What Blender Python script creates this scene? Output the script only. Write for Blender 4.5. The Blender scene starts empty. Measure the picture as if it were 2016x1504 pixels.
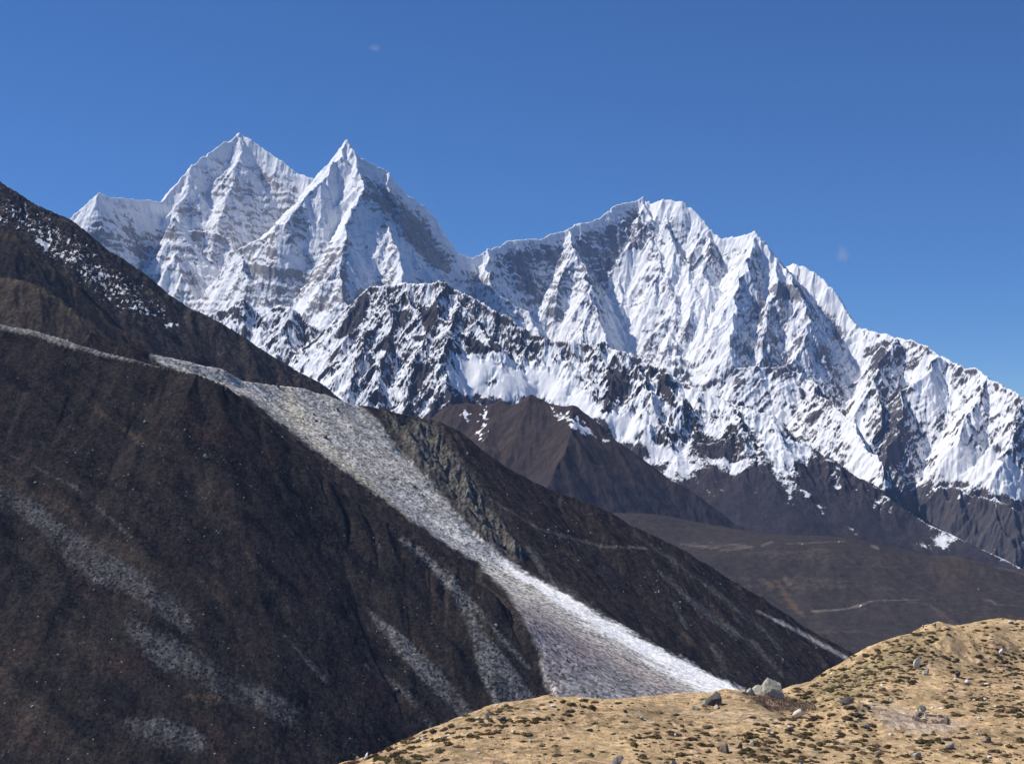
import bpy, math, random
import numpy as np

# ------------------------------------------------------------------ camera, sky, sun
sc = bpy.context.scene
FPX, CX, CY, HOR = 3000.0, 1008.0, 752.0, 890.0        # photo: focal length, centre and eye level in its own pixels
PITCH = math.atan((HOR - CY) / FPX)
cam_d = bpy.data.cameras.new("camera")
cam_d.sensor_fit = 'HORIZONTAL'
cam_d.sensor_width = 36.0
cam_d.lens = 36.0 * FPX / 2016.0
cam_d.clip_start = 0.5
cam_d.clip_end = 80000.0
cam = bpy.data.objects.new("camera", cam_d)
sc.collection.objects.link(cam)
cam.location = (0, 0, 0)
cam.rotation_euler = (math.pi / 2 + PITCH, 0, 0)
sc.camera = cam

SUN_ELEV = math.radians(50)
SUN_AZ = math.radians(-75)          # measured from the view direction (+Y), negative = to the left
sun_dir = np.array([math.sin(SUN_AZ) * math.cos(SUN_ELEV), math.cos(SUN_AZ) * math.cos(SUN_ELEV), math.sin(SUN_ELEV)])

world = bpy.data.worlds.new("World")
sc.world = world
world.use_nodes = True
wn = world.node_tree.nodes
wl = world.node_tree.links
bg = wn.get("Background") or wn.new("ShaderNodeBackground")
sky = wn.new("ShaderNodeTexSky")
sky.sky_type = 'NISHITA'
sky.sun_disc = False
sky.sun_elevation = SUN_ELEV
sky.sun_rotation = SUN_AZ
sky.altitude = 4000
sky.air_density = 1.0
sky.dust_density = 0.0
sky.ozone_density = 10.0
hs = wn.new("ShaderNodeHueSaturation")
hs.inputs["Hue"].default_value = 0.5025
hs.inputs["Saturation"].default_value = 1.09
wl.new(sky.outputs[0], hs.inputs["Color"])
wl.new(hs.outputs[0], bg.inputs[0])
bg.inputs[1].default_value = 0.108

sun_l = bpy.data.lights.new("sun", 'SUN')
sun_l.energy = 5.0
sun_l.angle = math.radians(0.5)
sun_l.color = (1.0, 0.955, 0.89)
sun = bpy.data.objects.new("sun", sun_l)
sc.collection.objects.link(sun)
from mathutils import Vector
sun.rotation_euler = Vector(sun_dir).to_track_quat('Z', 'Y').to_euler()
sun.location = (0, 0, 300)

sc.view_settings.view_transform = 'Standard'
sc.view_settings.look = 'None'
sc.view_settings.exposure = 0.0
sc.view_settings.gamma = 1.0
sc.render.engine = 'CYCLES'
sc.cycles.max_bounces = 4
sc.cycles.diffuse_bounces = 2
sc.cycles.glossy_bounces = 1
sc.cycles.transmission_bounces = 1
sc.cycles.volume_bounces = 0
sc.cycles.transparent_max_bounces = 8
sc.cycles.use_denoising = True

# ------------------------------------------------------------------ geometry helpers
F32 = np.float32
cp, sp = math.cos(PITCH), math.sin(PITCH)

def at(px, py, D):
    """point seen at photo pixel (px,py) that stands D metres ahead"""
    a = (px - CX) / FPX
    b = (CY - py) / FPX
    dy = cp - b * sp
    dz = sp + b * cp
    return (a * D / dy, D, dz * D / dy)

def project(x, y, z):
    w = y * cp + z * sp
    return CX + FPX * x / w, CY - FPX * (z * cp - y * sp) / w

def hash2(ix, iy, seed):
    h = (ix.astype(np.int64) * 374761393 + iy.astype(np.int64) * 668265263 + seed * 974634777).astype(np.uint32)
    h = (h ^ (h >> np.uint32(13))) * np.uint32(1274126177)
    h = h ^ (h >> np.uint32(16))
    h = h * np.uint32(2246822519)
    return h ^ (h >> np.uint32(15))

def h01(h):
    return (h & np.uint32(0xFFFFFF)).astype(F32) / F32(0xFFFFFF)

GR = np.array([(math.cos(i * math.pi / 8), math.sin(i * math.pi / 8)) for i in range(16)], F32)

def gnoise(x, y, seed=0):
    """gradient noise, about -0.7..0.7"""
    ix = np.floor(x); iy = np.floor(y)
    fx = (x - ix).astype(F32); fy = (y - iy).astype(F32)
    ix = ix.astype(np.int64); iy = iy.astype(np.int64)
    u = fx * fx * fx * (fx * (fx * 6 - 15) + 10)
    v = fy * fy * fy * (fy * (fy * 6 - 15) + 10)
    def g(i, j):
        k = (hash2(ix + i, iy + j, seed) & np.uint32(15)).astype(np.int64)
        return GR[k, 0] * (fx - i) + GR[k, 1] * (fy - j)
    a = g(0, 0); b = g(1, 0); c = g(0, 1); d = g(1, 1)
    a = a + (b - a) * u
    c = c + (d - c) * u
    return a + (c - a) * v

def fbm(x, y, wl_, octs, seed, gain=0.5, ridged=False):
    s = np.zeros(x.shape, F32); amp = 1.0; tot = 0
    for o in range(octs):
        n = gnoise(x / wl_, y / wl_, seed + o * 17)
        if ridged:
            n = 1 - np.abs(n) * 2.6
            n = n * n * np.sign(n) - 0.35
        else:
            n = n * 1.5
        s += n * amp; tot += amp
        wl_ *= 0.49; amp *= gain
    return s / tot

def erode(x, y, gx, gy, wl0, octs, seed, amp0=0.22, gain=0.5, lac=0.5, flow=1.0, smin=0.25, smax=1.6):
    """gullies and ribs that run down the fall line and branch; returns (height, rib 0..1)"""
    H = np.zeros(x.shape, F32); rib = np.zeros(x.shape, F32)
    ax = gx.copy(); ay = gy.copy()
    slope = np.sqrt(gx * gx + gy * gy)
    k = np.clip((slope - 0.08) / smin, 0, 1) * np.clip(slope, 0.3, smax)
    w_ = wl0; amp = amp0 * wl0; tot = 0; rw = 1.0
    for o in range(octs):
        l = np.sqrt(ax * ax + ay * ay) + 1e-6
        tx = -ay / l; ty = ax / l                    # across the slope
        X = x / w_; Y = y / w_
        ix = np.floor(X); iy = np.floor(Y)
        fx = (X - ix).astype(F32); fy = (Y - iy).astype(F32)
        ix = ix.astype(np.int64); iy = iy.astype(np.int64)
        c = np.zeros(x.shape, F32); s = np.zeros(x.shape, F32); W = np.zeros(x.shape, F32)
        for i in (-1, 0, 1):
            for j in (-1, 0, 1):
                h = hash2(ix + i, iy + j, seed + o * 31)
                jx = h01(h); jy = h01(h >> np.uint32(5))
                dx = fx - i - 0.15 - 0.7 * jx; dy = fy - j - 0.15 - 0.7 * jy
                d2 = dx * dx + dy * dy
                w = np.exp(-2.2 * d2) * np.clip(1.6 - d2 * 0.55, 0, 1)
                ph = (dx * tx + dy * ty) * F32(2 * math.pi) * 1.0 + jx * 2.0
                c += w * np.cos(ph); s += w * np.sin(ph); W += w
        W = np.maximum(W, 1e-4)
        c /= W; s /= W
        c = 0.45 * c + 0.55 * (1 - 2 * np.sqrt(np.clip((1 - c) * 0.5, 0, 1)))      # sharp ribs, rounded gullies
        H += amp * k * (c - 0.1)
        rib += rw * c; tot += rw
        gxa = -s * 2 * math.pi / w_ * amp * k * flow
        ax = ax + gxa * tx; ay = ay + gxa * ty
        w_ *= lac; amp *= gain; rw *= 0.7
    return H, rib / tot * 0.5 + 0.5

def sstep(a, b, x):
    t = np.clip((x - a) / (b - a), 0, 1)
    return t * t * (3 - 2 * t)

def seg_tents(X, Y, ridges, s_inf=0.7, L=600.0, k=30.0):
    """height of the land between crest lines. ridge = (points, slope left, slope right)"""
    H = None
    for pts, sl, sr in ridges:
        R = np.full(X.shape, -1e9, F32)
        P = np.asarray(pts, F32)
        for a, b in zip(P[:-1], P[1:]):
            dx, dy = b[0] - a[0], b[1] - a[1]
            L2 = dx * dx + dy * dy + 1e-6
            rx = X - a[0]; ry = Y - a[1]
            t = np.clip((rx * dx + ry * dy) / L2, 0, 1)
            ex = rx - t * dx; ey = ry - t * dy
            d = np.sqrt(ex * ex + ey * ey)
            side = (dx * ry - dy * rx) / (math.sqrt(L2) * (d + 1.0))     # +left  -right
            m = np.clip(side * 0.5 + 0.5, 0, 1)
            s0 = sr + (sl - sr) * m
            fall = s_inf * s0 * d + (1 - s_inf) * s0 * L * (1 - np.exp(-d / L))
            np.maximum(R, a[2] + t * (b[2] - a[2]) - fall, out=R)
        if H is None:
            H = R
        else:
            hh = np.maximum(k - np.abs(H - R), 0)
            H = np.maximum(H, R) + hh * hh / (4 * k)
    return H

def line(pts, D=None):
    """crest line from (px,py,D) triples; a missing D is interpolated"""
    n = len(pts)
    known = [(i, p[2]) for i, p in enumerate(pts) if len(p) > 2]
    acc = [0.0]
    for p, q in zip(pts[:-1], pts[1:]):
        acc.append(acc[-1] + abs(q[0] - p[0]) + abs(q[1] - p[1]) * 0.5 + 1)
    out = []
    ki = [acc[i] for i, _ in known]; kd = [d for _, d in known]
    for i, p in enumerate(pts):
        out.append(at(p[0], p[1], float(np.interp(acc[i], ki, kd))))
    return out

def spur(start, pts, g):
    """spur that leaves start (px,py,D) towards the viewer through pixels pts with gradient g (number or list)"""
    out = [at(*start)]
    D = start[2]
    for n, p in enumerate(pts):
        if len(p) == 3:
            D = p[2]; out.append(at(*p)); continue
        gg = g[n] if isinstance(g, (list, tuple)) else g
        a = out[-1]
        best = None
        for Dn in np.linspace(D, D * 0.8, 800):
            q = at(p[0], p[1], Dn)
            hd = math.hypot(q[0] - a[0], q[1] - a[1])
            r = (a[2] - q[2]) / (hd + 1e-3)
            e = abs(r - gg)
            if best is None or e < best[0]:
                best = (e, Dn, q)
            if r <= gg:
                break
        D = best[1]; out.append(best[2])
    return out

def crinkle(pts, seed, amt=0.09):
    """the same line with natural bends between its points"""
    r = np.random.default_rng(seed)
    out = [np.array(pts[0])]
    for a, b in zip(pts[:-1], pts[1:]):
        a = np.array(a); b = np.array(b); d = b - a; L = math.hypot(d[0], d[1])
        nx, ny = -d[1] / (L + 1e-6), d[0] / (L + 1e-6)
        for t in (0.33, 0.66):
            o = r.normal(0, amt) * L
            q = a + d * (t + r.normal(0, 0.06))
            q = q + np.array((nx * o, ny * o, abs(r.normal(0, 0.02)) * -L))
            out.append(q)
        out.append(b)
    return out

def branches(pts, seed, gl, gr, length, every=2, skip=0.25):
    """side ribs that leave a spur to both sides and run down its flanks"""
    r = np.random.default_rng(seed)
    res = []
    for i in range(1, len(pts) - 1, every):
        for side in (1, -1):
            if r.random() < skip: continue
            p = np.array(pts[i], float); d = np.array(pts[i + 1], float) - np.array(pts[i - 1], float)
            a = math.atan2(d[1], d[0]) + side * math.radians(r.uniform(30, 62))
            g = (gr if side > 0 else gl) * r.uniform(0.85, 1.0)      # side>0 is the picture-right flank
            line_ = [p]
            n = int(r.integers(3, 6)); step = length * r.uniform(0.6, 1.3) / n
            for k in range(n):
                a += r.normal(0, 0.22)
                q = line_[-1] + np.array((math.cos(a) * step, math.sin(a) * step, -g * step * r.uniform(0.85, 1.1)))
                line_.append(q)
            res.append(line_)
    return res

def dress(ridges, keep, seed, length, gl=1.05, gr=1.45, sl=1.9, sr=1.35, var=0.18, skip=0.25):
    """crests (the first 'keep') stay as they are, spurs get bends, side ribs and flanks of varied steepness"""
    r = np.random.default_rng(seed)
    out = list(ridges[:keep])
    for n, (p, a, b) in enumerate(ridges[keep:]):
        q = crinkle(p, seed + n)
        out.append((q, a * r.uniform(1 - var, 1 + var), b * r.uniform(1 - var, 1 + var)))
        for br in branches(q, seed + 100 + n, gl, gr, length, 2, skip):
            out.append((br, sl * r.uniform(1 - var, 1 + var), sr * r.uniform(1 - var, 1 + var)))
    return out

def fan(px0, px1, y0, y1, dpx, dy):
    u = np.arange(px0, px1 + dpx, dpx) - CX
    u = (u / FPX).astype(np.float64)
    if callable(dy):
        ys = [y0]
        while ys[-1] < y1:
            ys.append(ys[-1] + dy(ys[-1]))
        y = np.array(ys)
    else:
        y = np.arange(y0, y1 + dy, dy)
    U, Yg = np.meshgrid(u, y)
    return U, U * Yg, Yg

def grad(H, U, Y):
    u = U[0]; y = Y[:, 0]
    hu = np.gradient(H, u, axis=1) / Y
    hy = np.gradient(H, y, axis=0) - U * hu
    return hu.astype(F32), hy.astype(F32)

def blur(H, n):
    for _ in range(n):
        H = H.copy()
        H[1:-1] = (H[:-2] + 2 * H[1:-1] + H[2:]) / 4
        H[:, 1:-1] = (H[:, :-2] + 2 * H[:, 1:-1] + H[:, 2:]) / 4
    return H

def upsample(Hc, shape):
    """bilinear, from every 2nd grid line to the full grid"""
    R, C = shape
    out = np.zeros((Hc.shape[0] * 2 - 1, Hc.shape[1] * 2 - 1), F32)
    out[::2, ::2] = Hc
    out[1::2, ::2] = (Hc[:-1] + Hc[1:]) / 2
    out[:, 1::2] = (out[:, :-2:2] + out[:, 2::2]) / 2
    return out[:R, :C]

def tents_on(U, X, Y, ridges, warp=(12, 160, 5), **kw):
    R, C = X.shape
    if R % 2 == 0 or C % 2 == 0:
        raise ValueError("odd grid")
    Xc = X[::2, ::2]; Yc = Y[::2, ::2]
    wa, ww, ws = warp
    wx = fbm(Xc, Yc, ww, 3, ws) * wa
    wy = fbm(Xc, Yc, ww, 3, ws + 50) * wa
    return upsample(seg_tents((Xc + wx).astype(F32), (Yc + wy).astype(F32), ridges, **kw), X.shape)

def odd(U, X, Y):
    r = U.shape[0] - (1 - U.shape[0] % 2); c = U.shape[1] - (1 - U.shape[1] % 2)
    return U[:r, :c], X[:r, :c], Y[:r, :c]

def poly_in(px, py, poly, wob=0):
    """signed distance in photo pixels to a closed outline, positive inside"""
    P = np.array(poly, F32)
    n = len(P)
    d2 = np.full(px.shape, 1e12, F32); ins = np.zeros(px.shape, bool)
    for i in range(n):
        a = P[i]; b = P[(i + 1) % n]
        dx, dy = b - a
        t = np.clip(((px - a[0]) * dx + (py - a[1]) * dy) / (dx * dx + dy * dy + 1e-6), 0, 1)
        ex = px - a[0] - t * dx; ey = py - a[1] - t * dy
        np.minimum(d2, ex * ex + ey * ey, out=d2)
        c = ((a[1] > py) != (b[1] > py)) & (px < dx * (py - a[1]) / (dy if abs(dy) > 1e-6 else 1e-6) + a[0])
        ins ^= c
    d = np.sqrt(d2)
    return np.where(ins, d, -d)

def stroke(px, py, pts):
    """distance in photo pixels to an open line minus its half width; pts = (px,py,halfwidth); positive inside"""
    best = np.full(px.shape, -1e9, F32)
    for a, b in zip(pts[:-1], pts[1:]):
        dx, dy = b[0] - a[0], b[1] - a[1]
        t = np.clip(((px - a[0]) * dx + (py - a[1]) * dy) / (dx * dx + dy * dy + 1e-6), 0, 1)
        ex = px - a[0] - t * dx; ey = py - a[1] - t * dy
        np.maximum(best, a[2] + t * (b[2] - a[2]) - np.sqrt(ex * ex + ey * ey), out=best)
    return best

def mixc(c, col, m):
    return c + (np.array(col, F32) - c) * m[..., None]

def grid_mesh(name, X, Y, Z, mat, col=None, snow=None, rough=None, smooth=True, label=None, kind='structure'):
    R, C = X.shape
    me = bpy.data.meshes.new(name)
    n = R * C
    me.vertices.add(n)
    co = np.stack([X, Y, Z], -1).astype(F32).reshape(-1)
    me.vertices.foreach_set("co", co)
    idx = np.arange(n, dtype=np.int32).reshape(R, C)
    q = np.stack([idx[:-1, :-1], idx[:-1, 1:], idx[1:, 1:], idx[1:, :-1]], -1).reshape(-1)
    m = len(q) // 4
    me.loops.add(len(q)); me.polygons.add(m)
    me.loops.foreach_set("vertex_index", q)
    me.polygons.foreach_set("loop_start", np.arange(0, len(q), 4, dtype=np.int32))
    me.polygons.foreach_set("use_smooth", np.full(m, smooth))
    if col is not None:
        a = me.attributes.new("tone", 'FLOAT_COLOR', 'POINT')
        rgba = np.ones((n, 4), F32); rgba[:, :3] = col.reshape(-1, 3)
        a.data.foreach_set("color", rgba.reshape(-1))
    if snow is not None:
        a = me.attributes.new("snow", 'FLOAT', 'POINT')
        a.data.foreach_set("value", snow.astype(F32).reshape(-1))
    if rough is not None:
        a = me.attributes.new("stony", 'FLOAT', 'POINT')
        a.data.foreach_set("value", rough.astype(F32).reshape(-1))
    me.update(calc_edges=True)
    me.materials.append(mat)
    o = bpy.data.objects.new(name, me)
    sc.collection.objects.link(o)
    o["kind"] = kind
    if label:
        o["label"] = label
    return o

# ------------------------------------------------------------------ materials
def terrain_mat(name, s1, s2, var=0.5, snow_k=0.5, bump=0.0, bump_s=1.0, spots=None, snow_col=(0.86, 0.865, 0.875), soft=0.06):
    """ground whose own colour comes from 'tone', broken up by noise of wavelengths s1 and s2 metres, and snow where 'snow' is high"""
    m = bpy.data.materials.new(name); m.use_nodes = True
    nt = m.node_tree; N = nt.nodes; L = nt.links
    b = N["Principled BSDF"]
    b.inputs["Roughness"].default_value = 1.0
    b.inputs["Specular IOR Level"].default_value = 0.0
    tc = N.new("ShaderNodeTexCoord")
    at_ = N.new("ShaderNodeAttribute"); at_.attribute_name = "tone"
    sn = N.new("ShaderNodeAttribute"); sn.attribute_name = "snow"
    n1 = N.new("ShaderNodeTexNoise"); n1.inputs["Scale"].default_value = 1.0 / s1
    n1.inputs["Detail"].default_value = 4; n1.inputs["Roughness"].default_value = 0.65
    n2 = N.new("ShaderNodeTexNoise"); n2.inputs["Scale"].default_value = 1.0 / s2
    n2.inputs["Detail"].default_value = 3; n2.inputs["Roughness"].default_value = 0.7
    L.new(tc.outputs["Object"], n1.inputs["Vector"]); L.new(tc.outputs["Object"], n2.inputs["Vector"])
    def math_(op, a, b_, c=None, clamp=False):
        nd = N.new("ShaderNodeMath"); nd.operation = op; nd.use_clamp = clamp
        for i, v in enumerate((a, b_, c)):
            if v is None: continue
            if isinstance(v, (int, float)): nd.inputs[i].default_value = v
            else: L.new(v, nd.inputs[i])
        return nd.outputs[0]
    v1 = math_('MULTIPLY_ADD', n1.outputs[0], 2 * var * 1.6, 1 - var * 1.6)
    v2 = math_('MULTIPLY_ADD', n2.outputs[0], 2 * var * 2.0, 1 - var * 2.0)
    v = math_('MAXIMUM', math_('MULTIPLY', math_('MAXIMUM', v1, 0.1), math_('MAXIMUM', v2, 0.1)), 0.12)
    mul = N.new("ShaderNodeVectorMath"); mul.operation = 'SCALE'
    L.new(at_.outputs["Color"], mul.inputs[0]); L.new(v, mul.inputs["Scale"])
    base = mul.outputs[0]
    if spots:
        vo = N.new("ShaderNodeTexVoronoi"); vo.inputs["Scale"].default_value = 1.0 / spots[0]
        L.new(tc.outputs["Object"], vo.inputs["Vector"])
        st = N.new("ShaderNodeAttribute"); st.attribute_name = "stony"
        sepc = N.new("ShaderNodeSeparateColor"); L.new(vo.outputs["Color"], sepc.inputs[0])
        # a random share of the cells (by 'stony') carries a stone
        # rubble: every stone of the scree has its own grey, as far as the ground is stony
        g = math_('MULTIPLY_ADD', sepc.outputs[2], 1.5, -0.72)
        rub = N.new("ShaderNodeVectorMath"); rub.operation = 'SCALE'
        L.new(base, rub.inputs[0]); L.new(math_('MULTIPLY_ADD', g, math_('MULTIPLY', st.outputs["Fac"], 2.0, clamp=True), 1.0), rub.inputs["Scale"])
        base = rub.outputs[0]
        has = math_('LESS_THAN', sepc.outputs[0], math_('MULTIPLY', st.outputs["Fac"], 0.12))
        size = math_('MULTIPLY_ADD', sepc.outputs[1], 0.30, 0.06)
        dot = math_('LESS_THAN', vo.outputs["Distance"], size)
        fac = math_('MULTIPLY', has, dot)
        ton = N.new("ShaderNodeVectorMath"); ton.operation = 'SCALE'
        ton.inputs[0].default_value = spots[1]
        L.new(math_('MULTIPLY_ADD', math_('POWER', sepc.outputs[1], 3.0), 1.0, 0.30), ton.inputs["Scale"])
        mx = N.new("ShaderNodeMix"); mx.data_type = 'RGBA'
        L.new(fac, mx.inputs[0]); L.new(base, mx.inputs[6]); L.new(ton.outputs[0], mx.inputs[7])
        base = mx.outputs[2]
    # snow edge broken by the fine noise
    e = math_('MULTIPLY_ADD', math_('ADD', n1.outputs[0], n2.outputs[0]), snow_k, -snow_k)
    t = math_('ADD', sn.outputs["Fac"], e)
    mr = N.new("ShaderNodeMapRange"); mr.interpolation_type = 'SMOOTHSTEP'
    mr.inputs["From Min"].default_value = 0.5 - soft; mr.inputs["From Max"].default_value = 0.5 + soft
    L.new(t, mr.inputs["Value"])
    mx = N.new("ShaderNodeMix"); mx.data_type = 'RGBA'
    L.new(mr.outputs[0], mx.inputs[0]); L.new(base, mx.inputs[6])
    mx.inputs[7].default_value = (*snow_col, 1)
    L.new(mx.outputs[2], b.inputs["Base Color"])
    if bump:
        bp = N.new("ShaderNodeBump"); bp.inputs["Strength"].default_value = 1.0
        bp.inputs["Distance"].default_value = bump
        L.new(n2.outputs[0], bp.inputs["Height"]); L.new(bp.outputs[0], b.inputs["Normal"])
    return m

#TERRAIN
# ------------------------------------------------------------------ far snow peaks
def far_massif(ridges, px0, px1, y0, y1, dpx, dy, seed, warp, wl0, amp, dip=None, k=40, s_inf=0.88, L=700):
    U, X, Y = odd(*fan(px0, px1, y0, y1, dpx, dy))
    H = tents_on(U, X, Y, ridges, warp=(warp, 220, seed), s_inf=s_inf, L=L, k=k)
    H = blur(H, 2)
    gx, gy = grad(H, U, Y)
    xf = X.astype(F32); yf = Y.astype(F32)
    e, rib = erode(xf, yf, gx, gy, wl0, 5, seed + 3, amp0=amp, gain=0.56, lac=0.5, flow=0.7)
    # beds of harder rock: small steps across the faces
    wv = fbm(xf, yf, 350, 3, seed + 9) * 60
    bed = H + wv * 0.8 + xf * 0.10
    if dip:
        bed = bed - dip[0] * np.maximum(xf - dip[1], 0)
    steps = gnoise(bed / 46.0, xf / 900 + seed, seed + 11) * 15 + gnoise(bed / 19.0, xf / 250, seed + 12) * 7
    det = fbm(xf, yf, 60, 5, seed + 20, gain=0.58, ridged=True) * 13
    Z = H + e + steps + det
    gx, gy = grad(Z, U, Y)
    return U, xf, yf, Z.astype(F32), H, gx, gy, rib, bed

# mountain with two white summits on the left
K = []
ka = line([(60, 480, 9500), (140, 427, 9700), (170, 399), (197, 376, 9750), (215, 386), (245, 387), (290, 392), (318, 396, 10450)])
kb = line([(318, 396, 10450), (345, 365), (380, 325), (410, 296), (440, 279), (474, 262, 11150), (500, 278), (530, 300), (560, 319), (590, 341), (622, 351, 10900), (650, 352, 10900)])
kc = line([(684, 276, 10300), (697, 291), (712, 311), (735, 323), (765, 336), (775, 351), (800, 377), (830, 402), (852, 420), (870, 447), (885, 472), (905, 499, 11000), (930, 507, 11250)])
K += [(ka, 1.2, 2.4), (kb, 1.3, 2.1), (kc, 1.3, 2.0)]
K += [(spur((684, 276, 10300), [(655, 318), (634, 348), (600, 392), (560, 436), (520, 462), (470, 488), (482, 525), (520, 590), (540, 620)], 0.80), 1.95, 1.35)]
K += [(spur((684, 276, 10300), [(702, 325), (718, 368), (693, 410), (681, 452), (676, 500), (672, 560), (690, 630)], 0.88), 1.95, 1.35)]
K += [(spur((718, 372, 10090), [(742, 420), (764, 446), (780, 486), (792, 532), (812, 575)], 0.80), 1.95, 1.35)]
K += [(spur((765, 336, 10480), [(775, 390), (790, 440), (815, 500), (850, 540)], 0.97), 1.95, 1.35)]
K += [(spur((474, 262, 11150), [(478, 300), (462, 340), (445, 390), (430, 440), (425, 500)], 0.97), 1.95, 1.35)]
K += [(spur((380, 325, 10760), [(372, 365), (352, 410), (345, 440)], 0.97), 1.95, 1.35)]
K += [(line([(345, 425, 10050), (368, 452), (420, 456), (452, 470), (480, 500), (502, 545), (540, 605, 10250)]), 1.5, 2.2)]
K += [(spur((335, 465, 9900), [(348, 497, 9760), (372, 560), (392, 600)], 1.01), 1.95, 1.35)]
K += [(spur((640, 420, 10080), [(610, 470), (600, 520), (590, 580), (600, 640)], 0.84), 1.95, 1.35)]

U, X, Y, Z, H, gx, gy, rib, bed = far_massif(dress(K, 3, 1000, 210, skip=0.6), 20, 990, 8250, 11700, 1.4, 4.6, 11, 24, 150, 0.055)
px, py = project(X, Y, Z)
slope = np.sqrt(gx * gx + gy * gy)
n1 = fbm(X, Y, 130, 4, 71); n2 = fbm(X * 0.22 + Y * 0.1, bed, 26, 4, 72, gain=0.6)
snow = 0.71 + 0.32 * (1.45 - np.clip(slope, 0, 3)) + 0.34 * n1 + 0.66 * n2 + 0.30 * (0.5 - rib)
rock_face = np.maximum(sstep(-30, 40, poly_in(px, py, [(390, 330), (470, 330), (590, 345), (640, 400), (560, 440), (480, 480), (400, 460), (345, 430)])),
                       sstep(-20, 30, poly_in(px, py, [(720, 345), (770, 360), (860, 440), (905, 505), (850, 540), (790, 470), (740, 430)])))
snow -= 0.05 * rock_face
snow -= 0.50 * sstep(-12, 20, poly_in(px, py, [(705, 335), (730, 345), (775, 375), (850, 440), (905, 502), (880, 528), (850, 538), (800, 470), (770, 430), (735, 400)]) + 10 * n1)
snow -= 0.16 * sstep(-30, 30, poly_in(px, py, [(470, 480), (600, 470), (780, 480), (800, 560), (700, 640), (560, 640), (500, 560)]))
crest = sstep(60, 5, poly_in(px, py, [(0, 2000), (0, 520), (140, 425), (197, 376), (318, 396), (380, 325), (410, 295), (474, 262), (530, 300), (622, 350), (684, 276), (735, 322), (775, 350), (852, 418), (905, 500), (1000, 500), (1000, 2000)]))
snow += 0.55 * crest
flute = np.maximum.reduce([sstep(-12, 14, poly_in(px, py, q)) for q in (
    [(600, 400), (690, 345), (705, 380), (680, 440), (672, 480), (620, 470)],
    [(255, 432), (325, 425), (325, 462), (275, 460)], [(550, 480), (600, 480), (600, 530), (560, 525)],
    [(700, 410), (720, 410), (770, 520), (690, 600), (680, 560)], [(780, 460), (860, 535), (840, 560), (780, 540)])])
snow += 0.4 * flute
tone = np.zeros(X.shape + (3,), F32) + np.array((0.32, 0.30, 0.285), F32)
tone = mixc(tone, (0.20, 0.19, 0.19), np.clip(n2 * 0.9 + 0.3, 0, 1))
kwall = sstep(-20, 30, poly_in(px, py, [(340, 380), (420, 290), (474, 262), (530, 300), (640, 350), (640, 400), (560, 440), (470, 490), (400, 460), (345, 430)]))
tone = mixc(tone, (0.36, 0.345, 0.33), kwall * 0.8)
FAR = terrain_mat("snow_and_grey_rock", 50, 12, 0.28, 0.75, soft=0.15)
grid_mesh("twin_summit_mountain", X, Y, Z, FAR, tone, snow, label="high snow mountain with two white summits at the left of the skyline")

# broad fluted mountain on the right
T = []
ta = line([(915, 512, 11150), (940, 502), (960, 491), (1000, 472), (1030, 470), (1060, 469), (1100, 456), (1120, 447), (1140, 436), (1165, 432), (1190, 420), (1215, 400), (1240, 396), (1266, 388, 12200)])
tb = line([(1266, 388, 12200), (1284, 400), (1304, 391), (1325, 394), (1348, 398), (1365, 415), (1385, 433), (1420, 466), (1455, 463), (1472, 460), (1488, 453, 11500), (1500, 466), (1512, 482), (1530, 507), (1548, 530, 11250)])
tc = line([(1535, 530, 11700), (1560, 517), (1585, 524), (1605, 534), (1620, 547), (1640, 570), (1660, 600), (1690, 640, 11000)])
td = line([(1690, 640, 11000), (1720, 650), (1765, 662), (1800, 668), (1850, 696), (1900, 722), (1922, 722), (1945, 740), (1980, 760), (2016, 783, 9300), (2120, 845, 8900), (2250, 930, 8500)])
T += [(ta, 1.3, 2.0), (tb, 1.3, 1.8), (tc, 1.4, 1.9), (td, 1.2, 1.5)]
T += [(spur((925, 508, 11200), [(905, 513, 11050), (880, 525), (855, 545), (850, 580)], 0.59), 1.95, 1.35)]
T += [(spur((960, 491, 11300), [(968, 537, 10900), (985, 580), (1035, 610), (1060, 645), (1080, 680)], 0.76), 1.95, 1.35)]
T += [(spur((1120, 447, 11750), [(1130, 490), (1142, 512), (1150, 540), (1160, 575), (1175, 620), (1190, 670), (1200, 720)], 0.84), 1.95, 1.35)]
T += [(spur((1266, 388, 12200), [(1272, 440), (1290, 482), (1302, 525), (1318, 560), (1330, 610), (1335, 670), (1345, 730)], 0.88), 1.95, 1.35)]
T += [(spur((1200, 470, 11950), [(1215, 520), (1222, 570), (1230, 620), (1250, 690)], 0.97), 1.95, 1.35)]
T += [(spur((1304, 391, 12150), [(1318, 440), (1340, 500), (1368, 570), (1385, 620), (1400, 680), (1420, 740)], 0.84), 1.95, 1.35)]
T += [(spur((1385, 433, 11850), [(1395, 480), (1385, 530), (1420, 600), (1440, 660), (1450, 720)], 0.84), 1.95, 1.35)]
T += [(spur((1488, 453, 11500), [(1472, 508), (1455, 560), (1443, 620), (1440, 680)], 0.80), 1.95, 1.35)]
T += [(spur((1530, 507, 11320), [(1530, 560), (1510, 610), (1500, 660), (1490, 730)], 0.80), 1.95, 1.35)]
T += [(spur((1548, 530, 11250), [(1570, 570), (1590, 600), (1590, 640), (1570, 690), (1560, 740)], 0.76), 1.95, 1.35)]
T += [(spur((1690, 640, 11000), [(1660, 665), (1645, 690), (1640, 720), (1655, 745)], 0.67), 1.95, 1.35)]
T += [(spur((1765, 662, 10500), [(1740, 700), (1720, 740), (1730, 790), (1715, 860)], 0.67), 1.95, 1.35)]
T += [(spur((1850, 696, 10100), [(1830, 730), (1800, 750), (1772, 770), (1765, 830), (1745, 900), (1715, 960)], 0.63), 1.95, 1.35)]
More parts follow.
